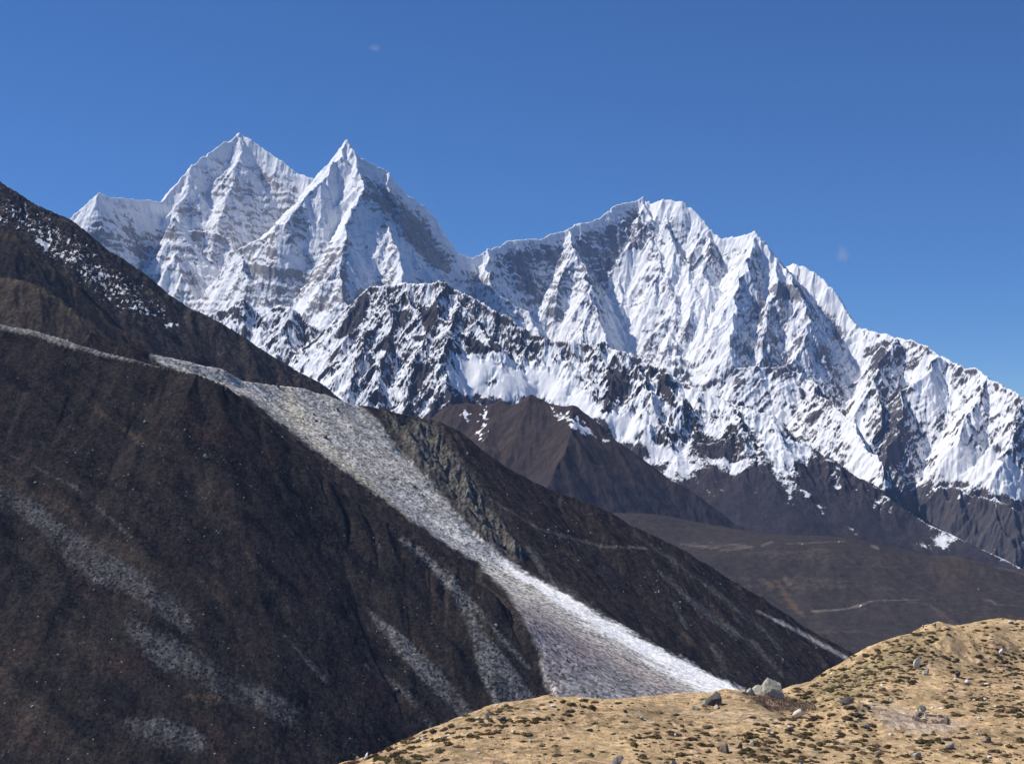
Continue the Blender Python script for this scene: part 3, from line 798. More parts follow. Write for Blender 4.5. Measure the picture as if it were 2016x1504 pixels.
nst = fbm(fa * 0.10, fb, 16, 4, 142, gain=0.6)
scol = scol * (1 + 0.55 * nst * (1 - 0.6 * sstep(0.5, 0.8, scol[..., 0])))[..., None]
tone = mixc(tone, (0, 0, 0), chute) + scol * chute[..., None]
snow = np.zeros_like(X) - 1
snow += 1.9 * sstep(-2, 3, stroke(px, py, [(494, 757, 2), (505, 764, 4), (520, 778, 2.5)]))
SCREE = terrain_mat("scree_and_scrub", 9, 2.2, 0.5, 0.3, spots=(3.6, (0.27, 0.26, 0.25)))
stony = (0.26 + 0.14 * bank) * (1 - chute) + 0.42 * chute * (1 - 0.75 * sstep(0.5, 0.8, scol[..., 0]))
G_SCREE = (U, X, Y, Z)
grid_mesh("scree_slope", X, Y, Z, SCREE, tone, snow, stony, label="dark slope cut by a pale grey scree chute running down to the right")

# ------------------------------------------------------------------ near dark slope on the left
V = [(line([(-260, 585, 2050), (-80, 618, 2000), (0, 632), (60, 645), (130, 667), (200, 690), (260, 704), (330, 722), (390, 732), (440, 752, 1900), (480, 785), (520, 822), (580, 880), (640, 937), (700, 980), (760, 1022), (810, 1055), (860, 1087), (900, 1108), (940, 1133), (975, 1162), (1000, 1188, 1740), (1033, 1232, 1728), (1062, 1286, 1705), (1085, 1332, 1682), (1104, 1382, 1655), (1120, 1440, 1620)]), 1.35, 0.79)]
U, X, Y = odd(*fan(-280, 1260, 780, 2150, 1.4, 1.7))
H = tents_on(U, X, Y, V, warp=(5, 70, 151), s_inf=0.92, L=300, k=12)
H = blur(H, 5)
X = X.astype(F32); Y = Y.astype(F32)
gx, gy = grad(H, U, Y)
e, rib = erode(X, Y, gx, gy, 130, 4, 153, amp0=0.045, gain=0.48, smin=0.1)
det = fbm(X, Y, 6.5, 4, 154, gain=0.72, ridged=True)
Z = (H + e + det * 1.25).astype(F32)
px, py = project(X, Y, Z)
# noise drawn out along the fall line (down to the right and towards the viewer)
fa = (X * 0.82 - Y * 0.57); fb = (X * 0.57 + Y * 0.82)
n1 = fbm(fa * 0.22, fb, 60, 4, 155); n2 = fbm(X, Y, 4.5, 3, 156); n3 = fbm(fa * 0.35, fb, 22, 3, 157)
tone = np.zeros(X.shape + (3,), F32) + np.array((0.034, 0.029, 0.027), F32)
tone = mixc(tone, (0.019, 0.0175, 0.018), sstep(-0.05, 0.4, n3 + 0.5 * n1))
tone = mixc(tone, (0.058, 0.046, 0.037), sstep(0.1, 0.5, -n1 - 0.3 * n3) * 0.8)
tone = mixc(tone, (0.07, 0.035, 0.032), sstep(0.25, 0.5, fbm(X, Y, 60, 2, 158)) * 0.2)
def streak2(col, pts, soft=6, amt=0.8, br=8):
    global tone
    m = sstep(-soft, soft, stroke(px, py, pts) + br * n2 * 0.9 + br * n3 * 1.6 + br * n1 * 1.1) * amt * np.clip(0.75 + 0.9 * n3 + 0.8 * n2, 0, 1)
    tone = mixc(tone, col, m)
    return m
bluegrey = (0.098, 0.095, 0.094)
st = np.zeros_like(X)
for p in ([(-20, 950, 14), (40, 990, 18), (130, 1060, 20), (210, 1110, 30), (290, 1160, 28), (350, 1200, 18), (370, 1225, 8)],
          [(250, 1230, 8), (330, 1290, 20), (420, 1330, 26), (500, 1370, 22), (570, 1410, 12)], [(260, 1430, 10), (330, 1440, 26), (380, 1470, 18)],
          ):
    st = np.maximum(st, streak2(bluegrey, p, 12, 0.8, 14))
for p in ([(790, 1060, 2), (850, 1110, 5), (900, 1170, 8), (940, 1240, 16), (965, 1300, 28), (1000, 1360, 36), (1020, 1400, 40)], [(880, 1120, 3), (930, 1190, 5), (990, 1260, 5), (1040, 1310, 4)], [(725, 1200, 3), (770, 1250, 12), (830, 1310, 16), (880, 1360, 16), (920, 1405, 12)]):
    st = np.maximum(st, streak2((0.135, 0.130, 0.124), p, 5, 1.1, 4))
for p in ([(760, 1330, 3), (800, 1370, 5), (830, 1400, 3)], [(720, 1310, 2), (770, 1350, 3)], [(560, 1250, 2), (640, 1340, 2)], [(830, 1410, 2), (860, 1440, 3)], [(10, 890, 1), (150, 960, 2), (260, 1060, 2)]):
    st = np.maximum(st, streak2((0.15, 0.145, 0.135), p, 4, 0.45, 5))
for p in ([(175, 795, 2), (200, 815, 5), (230, 840, 6), (270, 865, 4), (300, 880, 2)], [(820, 1260, 3), (860, 1300, 6), (900, 1330, 3)], [(460, 1060, 2), (540, 1160, 2)], [(360, 1370, 8), (430, 1375, 8)]):
    streak2((0.115, 0.082, 0.054), p, 6, 0.5, 9)
veg = poly_in(px, py, [(-400, 400), (440, 690), (700, 930), (880, 1075), (960, 1135), (1004, 1186), (1033, 1230), (1062, 1284), (1082, 1330), (1100, 1372), (1112, 1520), (-400, 1700)])
edge_ = sstep(55, 0, veg + 12 * n3) * sstep(1220, 1060, py) * sstep(420, 520, px)
tone = mixc(tone, (0.088, 0.066, 0.048), edge_ * np.clip(0.6 + n3, 0, 1) * 0.75)
tone = mixc(tone, (0.27, 0.26, 0.24), sstep(-4, 4, stroke(px, py, [(-200, 600, 10), (-20, 632, 8), (60, 650, 9), (130, 672, 9), (190, 690, 7), (235, 700, 5), (320, 718, 4)]) + 7 * n2 + 5 * n3) * 0.85)
tone = mixc(tone, (0.22, 0.21, 0.20), sstep(-4, 4, stroke(px, py, [(250, 702, 2), (330, 722, 3), (400, 735, 4), (445, 755, 5)]) + 7 * n2 + 5 * n3) * 0.7)
fan_ = sstep(-2, 4, -veg + 4 * n2 + 4 * n3)
tone = mixc(tone, (0, 0, 0), fan_) + scree_tone(px, py, n2, n3) * fan_[..., None]
stony = np.clip(0.26 + 0.34 * st + 0.35 * np.maximum(n1 + 0.4 * n3, 0), 0.02, 1) * (1 - fan_) + 0.42 * fan_
SLOPE = terrain_mat("heather_and_stones", 7, 1.7, 0.5, 0.3, spots=(2.7, (0.21, 0.20, 0.20)))
G_NEAR = (U, X, Y, Z)
grid_mesh("near_left_slope", X, Y, Z, SLOPE, tone, np.zeros_like(X) - 1, stony, label="dark heather slope with grey stone streaks filling the lower left")
# ------------------------------------------------------------------ tan pasture in the foreground
gp = [(670, 1503, 300), (760, 1476, 305), (850, 1445, 312), (905, 1418, 318), (960, 1402, 322), (1010, 1388, 326), (1060, 1374, 330), (1090, 1370, 332), (1130, 1380, 334), (1170, 1386, 334), (1215, 1384, 335), (1270, 1380, 338), (1300, 1388, 340), (1340, 1398, 342), (1400, 1388, 350), (1440, 1375, 356), (1475, 1368, 360),
      (700, 1590, 260), (900, 1500, 285), (1000, 1440, 305), (1100, 1430, 310), (1200, 1430, 315), (1300, 1450, 308), (1400, 1440, 318), (1500, 1440, 322), (1200, 1500, 285), (1400, 1500, 292), (1600, 1500, 298), (1800, 1500, 304), (2000, 1500, 308), (1550, 1412, 336),
      (1480, 1385, 350), (1540, 1408, 338), (1580, 1412, 336), (1640, 1394, 339), (1560, 1416, 353), (1620, 1408, 356), (1590, 1382, 374), (1540, 1368, 378), (1500, 1362, 380), (1560, 1350, 400), (1620, 1330, 405), (1680, 1298, 408), (1700, 1287, 410), (1760, 1258, 414), (1800, 1240, 418), (1845, 1222, 420), (1878, 1236, 428), (1900, 1228, 432), (1950, 1217, 436), (1985, 1217, 438), (2016, 1221, 438), (2150, 1230, 436), (2300, 1250, 434),
      (1700, 1370, 362), (1690, 1380, 343), (1760, 1395, 352), (1820, 1412, 345), (1880, 1420, 342), (1960, 1412, 348), (2016, 1405, 350), (1850, 1330, 385), (1950, 1300, 402), (1780, 1320, 388), (1750, 1345, 376), (2016, 1310, 400), (2016, 1440, 336), (1720, 1440, 328), (1850, 1450, 325), (2200, 1420, 345),
      # it falls away behind its edge
      (700, 1560, 380), (900, 1490, 390), (1100, 1440, 400), (1300, 1440, 410), (1450, 1430, 420), (1600, 1390, 460), (1700, 1360, 470), (1850, 1290, 490), (2000, 1280, 500), (2250, 1300, 500), (500, 1640, 320), (350, 1700, 300), (500, 1700, 240),
      # and comes up to the viewer's feet below the picture
      (1000, 1560, 220), (1500, 1570, 220), (2100, 1570, 225), (500, 1700, 190), (1000, 1575, 150), (2000, 1585, 150), (2600, 1590, 180),
      # beyond the right and left edges of the picture
      (2500, 1268, 432), (2800, 1290, 432), (2500, 1370, 360), (2800, 1400, 355), (2500, 1470, 300), (2850, 1490, 300), (2500, 1330, 505), (2850, 1350, 505), (150, 1800, 300), (150, 1750, 240), (150, 1850, 400)]
U, X, Y = odd(*fan(120, 2880, 150, 500, 1.6, 0.42))
H = tps(gp, X, Y, 0.25)
X = X.astype(F32); Y = Y.astype(F32)
gx, gy = grad(H, U, Y)
e, rib = erode(X, Y, gx, gy, 24, 4, 173, amp0=0.11, gain=0.5, smin=0.15)
tread = fbm(X, Y, 9, 4, 174, gain=0.55)
Z = (H + e + tread * 0.55 + fbm(X, Y, 2.2, 3, 175) * 0.16).astype(F32)
GX, GY, GZ, GU = X, Y, Z, U
px, py = project(X, Y, Z)
n1 = fbm(X, Y, 26, 4, 176); n2 = fbm(X, Y, 2.2, 3, 177); n3 = fbm(X, Y, 8, 3, 178)
tone = np.zeros(X.shape + (3,), F32) + np.array((0.53, 0.372, 0.208), F32)
tone = mixc(tone, (0.36, 0.255, 0.145), sstep(-0.2, 0.4, n1))
tone = mixc(tone, (0.54, 0.385, 0.205), sstep(0.0, 0.45, -n1 + 0.5 * n3) * 0.7)
tone = mixc(tone, (0.23, 0.18, 0.115), sstep(0.22, 0.5, n3 + 0.5 * n2) * 0.5)
fc = X * 0.75 + Y * 0.66; fd = Y * 0.75 - X * 0.66
n4 = fbm(fc * 0.3, fd, 4.5, 4, 179, gain=0.6)
tone = mixc(tone, (0.27, 0.205, 0.130), sstep(0.05, 0.42, n4 + 0.3 * n1) * 0.45)
tone = mixc(tone, (0.60, 0.47, 0.29), sstep(0.2, 0.5, -n4 + 0.4 * n2) * 0.5)
tone = mixc(tone, (0.30, 0.20, 0.145), sstep(0.25, 0.5, fbm(X, Y, 6, 3, 180)) * 0.6)
bare = sstep(-12, 22, poly_in(px, py, [(1690, 1378), (1760, 1388), (1850, 1408), (1900, 1420), (1870, 1450), (1800, 1450), (1740, 1425), (1700, 1400)]) + 14 * n3)
tone = mixc(tone, (0.48, 0.375, 0.285), bare * 0.9)
tone = mixc(tone, (0.48, 0.37, 0.25), sstep(-6, 10, stroke(px, py, [(1330, 1400, 3), (1420, 1410, 8), (1520, 1416, 10), (1560, 1420, 4)]) + 8 * n3) * 0.6)
path = stroke(px, py, [(1325, 1420, 1), (1335, 1440, 1.5), (1360, 1460, 1.5), (1360, 1500, 2)])
tone = mixc(tone, (0.66, 0.49, 0.29), sstep(-2, 2, path + 2 * n2))
hollow = sstep(-5, 6, poly_in(px, py, [(1475, 1372), (1500, 1368), (1560, 1372), (1600, 1380), (1612, 1400), (1570, 1408), (1530, 1400), (1490, 1388)]) + 8 * n3 + 5 * n2)
tone = mixc(tone, (0.20, 0.148, 0.105), hollow * 0.75)
olive = sstep(-15, 20, poly_in(px, py, [(1560, 1352), (1700, 1292), (1840, 1225), (1870, 1245), (1760, 1330), (1680, 1380), (1600, 1392)]) + 12 * n1)
tone = mixc(tone, (0.30, 0.235, 0.125), olive * 0.7)
GRASS = terrain_mat("dry_pasture", 1.8, 0.45, 0.26, 0.3, bump=0.16, spots=(1.7, (0.62, 0.53, 0.40)))
grid_mesh("pasture_hill", X, Y, Z, GRASS, tone, np.zeros_like(X) - 1, 0.20 + 0.10 * (n1 > 0), label="rolling tan pasture hill dotted with dark shrubs in the foreground")

# ------------------------------------------------------------------ valley floor sheet under everything
gx_ = np.linspace(-9000, 9000, 60); gy_ = np.linspace(-2500, 13300, 60)
XX, YY = np.meshgrid(gx_, gy_)
grid_mesh("ground", XX, YY, np.full(XX.shape, -760.0), HILL, np.zeros(XX.shape + (3,), F32) + np.array((0.06, 0.05, 0.042), F32), np.zeros(XX.shape) - 1, label="dark valley floor below the mountains")

# ------------------------------------------------------------------ the air of the valley
hb = bpy.data.meshes.new("haze")
x0, x1, y0, y1, z0, z1 = -9100, 9100, -2600, 13400, -761.5, 2450
hv = [(x, y, z) for x in (x0, x1) for y in (y0, y1) for z in (z0, z1)]
hb.from_pydata(hv, [], [(0, 1, 3, 2), (4, 6, 7, 5), (0, 4, 5, 1), (2, 3, 7, 6), (0, 2, 6, 4), (1, 5, 7, 3)])
hm = bpy.data.materials.new("air"); hm.use_nodes = True
hn = hm.node_tree.nodes; hl = hm.node_tree.links
for n_ in list(hn):
    if n_.type == 'BSDF_PRINCIPLED': hn.remove(n_)
pv = hn.new("ShaderNodeVolumePrincipled")
pv.inputs["Color"].default_value = (0.36, 0.55, 1.0, 1)
pv.inputs["Density"].default_value = 1.6e-5
pv.inputs["Anisotropy"].default_value = 0.0
hl.new(pv.outputs[0], hn["Material Output"].inputs["Volume"])
hb.materials.append(hm)
ho = bpy.data.objects.new("haze", hb); sc.collection.objects.link(ho)
ho["kind"] = "stuff"; ho["label"] = "thin blue haze filling the valley"
# ------------------------------------------------------------------ things on the pasture
rng = np.random.default_rng(7)
random.seed(7)
gu = GU[0]; gyv = GY[:, 0]
def ground_z(x, y):
    u = x / y
    i = np.clip(np.interp(y, gyv, np.arange(len(gyv))), 0, len(gyv) - 1.001)
    j = np.clip(np.interp(u, gu, np.arange(len(gu))), 0, len(gu) - 1.001)
    i0 = int(i); j0 = int(j); a = i - i0; b = j - j0
    return float((GZ[i0, j0] * (1 - b) + GZ[i0, j0 + 1] * b) * (1 - a) + (GZ[i0 + 1, j0] * (1 - b) + GZ[i0 + 1, j0 + 1] * b) * a)
GPX, GPY = project(GX, GY, GZ)
def on_ground(px_, py_):
    """the nearest point of the pasture seen at a photo pixel"""
    j = int(np.clip(np.round(np.interp((px_ - CX) / FPX, gu, np.arange(len(gu)))), 0, len(gu) - 1))
    col = GPY[:, j]
    hit = np.nonzero((col[:-1] >= py_) & (col[1:] < py_))[0]
    if len(hit) == 0:
        k = int(np.argmin(np.where(gyv > 270, np.abs(col - py_), 1e9)))
    else:
        k = int(hit[0])
    y = float(gyv[k]); x = (px_ - CX) / FPX * (y * cp + float(GZ[k, j]) * sp)
    return x, y, ground_z(x, y)

def plain_mat(name, col, var=0.35, s1=0.8, s2=0.2, col2=None, rough=0.9):
    m = bpy.data.materials.new(name); m.use_nodes = True
    N = m.node_tree.nodes; L = m.node_tree.links
    b = N["Principled BSDF"]; b.inputs["Roughness"].default_value = rough
    b.inputs["Specular IOR Level"].default_value = 0.2
    tc = N.new("ShaderNodeTexCoord"); oi = N.new("ShaderNodeObjectInfo")
    add = N.new("ShaderNodeVectorMath"); add.operation = 'ADD'
    L.new(tc.outputs["Object"], add.inputs[0]); L.new(oi.outputs["Location"], add.inputs[1])
    n1 = N.new("ShaderNodeTexNoise"); n1.inputs["Scale"].default_value = 1 / s1; n1.inputs["Detail"].default_value = 5
    n2 = N.new("ShaderNodeTexNoise"); n2.inputs["Scale"].default_value = 1 / s2; n2.inputs["Detail"].default_value = 3
    L.new(add.outputs[0], n1.inputs["Vector"]); L.new(add.outputs[0], n2.inputs["Vector"])
    cr = N.new("ShaderNodeValToRGB")
    c2 = col2 or tuple(c * 0.55 for c in col)
    cr.color_ramp.elements[0].position = 0.36; cr.color_ramp.elements[0].color = (*c2, 1)
    cr.color_ramp.elements[1].position = 0.62; cr.color_ramp.elements[1].color = (*col, 1)
    L.new(n1.outputs[0], cr.inputs[0])
    ma = N.new("ShaderNodeMath"); ma.operation = 'MULTIPLY_ADD'
    ma.inputs[1].default_value = 2 * var; ma.inputs[2].default_value = 1 - var
    L.new(n2.outputs[0], ma.inputs[0])
    sc_n = N.new("ShaderNodeVectorMath"); sc_n.operation = 'SCALE'
    L.new(cr.outputs[0], sc_n.inputs[0]); L.new(ma.outputs[0], sc_n.inputs["Scale"])
    L.new(sc_n.outputs[0], b.inputs["Base Color"])
    bp = N.new("ShaderNodeBump"); bp.inputs["Strength"].default_value = 0.6; bp.inputs["Distance"].default_value = s2 * 0.3
    L.new(n2.outputs[0], bp.inputs["Height"]); L.new(bp.outputs[0], b.inputs["Normal"])
    return m

def new_obj(name, me, loc=(0, 0, 0), rot=(0, 0, 0), parent=None):
    o = bpy.data.objects.new(name, me)
    sc.collection.objects.link(o)
    o.location = loc; o.rotation_euler = rot
    if parent: o.parent = parent
    return o

def ico(n):
    import bmesh
    bm = bmesh.new(); bmesh.ops.create_icosphere(bm, subdivisions=n, radius=1.0)
    v = np.array([q.co[:] for q in bm.verts]); f = [[q.index for q in p.verts] for p in bm.faces]
    bm.free(); return v, f

def fbm3(p, wl_, octs, seed):
    return (fbm(p[:, 0].astype(F32) + 50, p[:, 1].astype(F32) + p[:, 2].astype(F32) * 0.7 + 20, wl_, octs, seed) + fbm(p[:, 1].astype(F32) + 80, p[:, 2].astype(F32) - p[:, 0].astype(F32) * 0.6, wl_, octs, seed + 5)) * 0.7

# low dark cushions of juniper: a lumpy dome thick with leaf sprays
def shrub_mesh(seed):
    r = np.random.default_rng(seed)
    v, f = ico(3)
    v = v.copy()
    lump = fbm3(v, 0.75, 3, seed)
    v *= (0.82 + 0.40 * lump)[:, None]
    v[:, 0] *= 1.0; v[:, 1] *= 0.62 + 0.2 * r.random(); v[:, 2] = np.where(v[:, 2] > 0, v[:, 2] * 0.60, v[:, 2] * 0.25)
    V = [tuple(q) for q in v]; Fc = [tuple(q) for q in f]
    pts = v[(v[:, 2] > -0.12)]
    for _ in range(260):
        c = pts[r.integers(len(pts))] * r.uniform(0.92, 1.1)
        d = c / (np.linalg.norm(c) + 1e-6) + r.normal(0, 0.45, 3); d[2] += 0.35; d /= np.linalg.norm(d)
        a = np.cross(d, r.normal(0, 1, 3)); a /= np.linalg.norm(a) + 1e-6
        l = r.uniform(0.10, 0.24); w = r.uniform(0.03, 0.07)
        k = len(V)
        V += [tuple(c - a * w), tuple(c + a * w), tuple(c + d * l + a * w * 0.5), tuple(c + d * l - a * w * 0.5)]
        Fc.append((k, k + 1, k + 2, k + 3))
    me = bpy.data.meshes.new("dwarf_shrub")
    me.from_pydata(V, [], Fc); me.update()
    return me
SH = [plain_mat("juniper_dark", (0.15, 0.112, 0.052), 0.4, 0.5, 0.12, (0.075, 0.056, 0.028)),
      plain_mat("juniper_green", (0.125, 0.110, 0.048), 0.4, 0.5, 0.12, (0.06, 0.055, 0.025)),
      plain_mat("barberry_brown", (0.16, 0.100, 0.060), 0.4, 0.5, 0.12, (0.08, 0.05, 0.033))]
sh_meshes = []
for i in range(9):
    me = shrub_mesh(100 + i); me.materials.append(SH[(0, 0, 1, 0, 2, 0, 1, 0, 2)[i]]); sh_meshes.append(me)

# where they grow (share of ground covered, by photo pixel outline)
vis = np.zeros(GPY.shape, F32)
run = np.minimum.accumulate(GPY, axis=0)
vis[1:] = np.clip(run[:-1] - run[1:], 0, 3)
inpic = (GPX > -20) & (GPX < 2040) & (GPY < 1520)
n1g = fbm(GX, GY, 14, 3, 201); n2g = fbm(GX, GY, 45, 2, 202)
dens = np.full(GPY.shape, 0.10, F32)
def zone(q, d, soft=12):
    global dens
    m = sstep(-soft, soft, poly_in(GPX, GPY, q))
    dens = dens * (1 - m) + d * m
zone([(1545, 1360), (1700, 1290), (1840, 1225), (1880, 1240), (1850, 1300), (1790, 1345), (1790, 1400), (1690, 1378), (1620, 1395)], 2.1)
zone([(1860, 1240), (1940, 1222), (2040, 1222), (2040, 1300), (1920, 1330), (1850, 1320), (1830, 1290)], 0.6)
zone([(1880, 1330), (2040, 1260), (2040, 1410), (1900, 1405), (1850, 1385)], 1.8)
zone([(1690, 1378), (1790, 1400), (1900, 1412), (1900, 1445), (1780, 1450), (1730, 1425)], 0.03)
zone([(1500, 1410), (1620, 1400), (1700, 1400), (1740, 1440), (1700, 1520), (1450, 1520), (1400, 1460)], 0.95)
zone([(1240, 1440), (1340, 1430), (1450, 1440), (1500, 1520), (1200, 1520)], 0.6)
zone([(1700, 1450), (2040, 1430), (2040, 1520), (1700, 1520)], 0.55)
zone([(1000, 1430), (1240, 1395), (1330, 1415), (1230, 1450), (1050, 1520), (900, 1520), (800, 1510)], 0.12)
zone([(1300, 1392), (1480, 1372), (1560, 1420), (1350, 1415)], 0.08)
zone([(690, 1500), (900, 1420), (990, 1395), (1040, 1375), (1180, 1385), (1110, 1420), (1000, 1440), (880, 1470), (800, 1515)], 1.15, 8)
zone([(1475, 1372), (1560, 1372), (1612, 1400), (1530, 1400)], 0.25, 5)
wide = (GPX > 380) & (GPX < 2700) & (GPY < 1560)
w = vis * wide * dens * np.clip(0.35 + 1.5 * (n1g + 0.25), 0.04, 2)
flat = (w / w.sum()).reshape(-1)
pick = rng.choice(flat.size, size=2500, p=flat)
cand = []
taken = {}
BOULDERS_AT = []
sgx, sgy = grad(GZ, GU, GY)
for q in pick:
    x = float(GX.reshape(-1)[q] + rng.uniform(-0.25, 0.25)); y = float(GY.reshape(-1)[q] + rng.uniform(-0.2, 0.2))
    big = rng.random()
    s = 0.42 + 0.82 * big ** 2.6
    s *= 1.05 if 1200 < GPX.reshape(-1)[q] < 1720 and GPY.reshape(-1)[q] > 1410 else (0.85 if GPY.reshape(-1)[q] < 1390 else 1.0)
    key = (int(x / 1.1), int(y / 1.6))
    if key in taken: continue
    taken[key] = 1
    # they lie along the contour
    ang = math.atan2(sgx.reshape(-1)[q], -sgy.reshape(-1)[q]) + rng.normal(0, 0.5)
    cand.append(((s * 1520 / y) * (1.0 if 0 < GPX.reshape(-1)[q] < 2016 and GPY.reshape(-1)[q] < 1504 else 0.01), x, y, s, ang))
cand.sort(key=lambda t: -t[0])
single, rest = cand[:300], cand[300:1700]
for n, (_, x, y, s, ang) in enumerate(single):
    me = sh_meshes[int(rng.integers(9))]
    o = new_obj("dwarf_shrub", me, (x, y, ground_z(x, y) - 0.05 * s), (0, 0, ang))
    st_ = 1.0 + 0.55 * rng.random()
    o.scale = (s * st_, s, s * rng.uniform(0.6, 0.95))
    o["label"] = "small dark cushion shrub growing on the tan pasture hill"
    o["category"] = "shrub"; o["group"] = "dark dwarf shrubs dotted over the tan pasture"
# the smaller ones, past counting
VV = []; FF = []; off = 0; MI = []
packs = []
for me in sh_meshes:
    v = np.zeros(len(me.vertices) * 3); me.vertices.foreach_get("co", v); v = v.reshape(-1, 3)
    packs.append((v, [tuple(p.vertices) for p in me.polygons]))
for (_, x, y, s, ang) in rest:
    k = int(rng.integers(9)); v, f = packs[k]
    c_, s_ = math.cos(ang), math.sin(ang)
    vv = v * np.array([s * 1.3, s, s * 0.75])
    vv = np.stack([vv[:, 0] * c_ - vv[:, 1] * s_ + x, vv[:, 0] * s_ + vv[:, 1] * c_ + y, vv[:, 2] + ground_z(x, y) - 0.04], 1)
    VV.append(vv); FF += [tuple(i + off for i in q) for q in f]; MI += [(0, 0, 1, 0, 2, 0, 1, 0, 2)[k]] * len(f); off += len(v)
me = bpy.data.meshes.new("small_shrubs"); me.from_pydata(np.concatenate(VV).tolist(), [], FF); me.update()
for m in SH: me.materials.append(m)
me.polygons.foreach_set("material_index", np.array(MI, np.int32))
o = new_obj("small_shrubs", me); o["kind"] = "stuff"; o["label"] = "countless small dark shrubs between the larger ones"

# ------------------------------------------------------------------ boulders
ROCK = {"pale": plain_mat("pale_lichen_rock", (0.58, 0.55, 0.43), 0.35, 1.6, 0.35, (0.36, 0.34, 0.27)),
        "cream": plain_mat("cream_rock", (0.78, 0.71, 0.57), 0.22, 1.2, 0.3, (0.58, 0.52, 0.42)),
        "green": plain_mat("green_grey_rock", (0.42, 0.41, 0.31), 0.3, 1.6, 0.3, (0.24, 0.24, 0.19)),
        "grey": plain_mat("grey_rock", (0.46, 0.43, 0.37), 0.4, 0.9, 0.25, (0.25, 0.23, 0.20)),
        "brown": plain_mat("brown_rock", (0.27, 0.21, 0.165), 0.3, 1.0, 0.25, (0.16, 0.125, 0.10)),
        "dark": plain_mat("dark_rock", (0.13, 0.12, 0.115), 0.3, 1.0, 0.25, (0.065, 0.06, 0.06)),
        "white": plain_mat("white_stone", (0.82, 0.81, 0.78), 0.1, 0.6, 0.15, (0.68, 0.66, 0.62))}
def boulder_mesh(seed, peak=(0, 0), sharp=0.5, cuts=9, slope=0.0):
    """angular block: a ball cut by random planes, then roughened"""
    r = np.random.default_rng(seed)
    v, f = ico(3)
    v = v.copy()
    for _ in range(cuts):
        n = r.normal(0, 1, 3); n[2] *= 0.8; n /= np.linalg.norm(n)
        d = r.uniform(0.22, 0.72)
        t = v @ n - d
        v -= np.where(t > 0, t, 0)[:, None] * n * (0.85 + 0.15 * sharp)
    v *= (1 + 0.06 * fbm3(v, 0.7, 3, seed) + 0.09 * fbm3(v, 0.25, 3, seed + 3))[:, None]
    v -= (v.max(0) + v.min(0)) / 2
    v /= np.abs(v).max(0)
    v[:, 2] = np.where(v[:, 2] > -0.2, (v[:, 2] + 0.2) * (1 - slope * np.clip(0.45 - v[:, 0], 0, 1.3) / 1.3) * np.clip(1.25 - 0.5 * v[:, 0] ** 2, 0, 1) - 0.2, v[:, 2])
    k = np.clip((v[:, 2] + 0.2), 0, 2)
    v[:, 0] += peak[0] * k ; v[:, 1] += peak[1] * k
    # taper to the top
    me = bpy.data.meshes.new("boulder"); me.from_pydata(v.tolist(), [], f); me.update()
    me.polygons.foreach_set("use_smooth", np.zeros(len(f), bool))
    return me
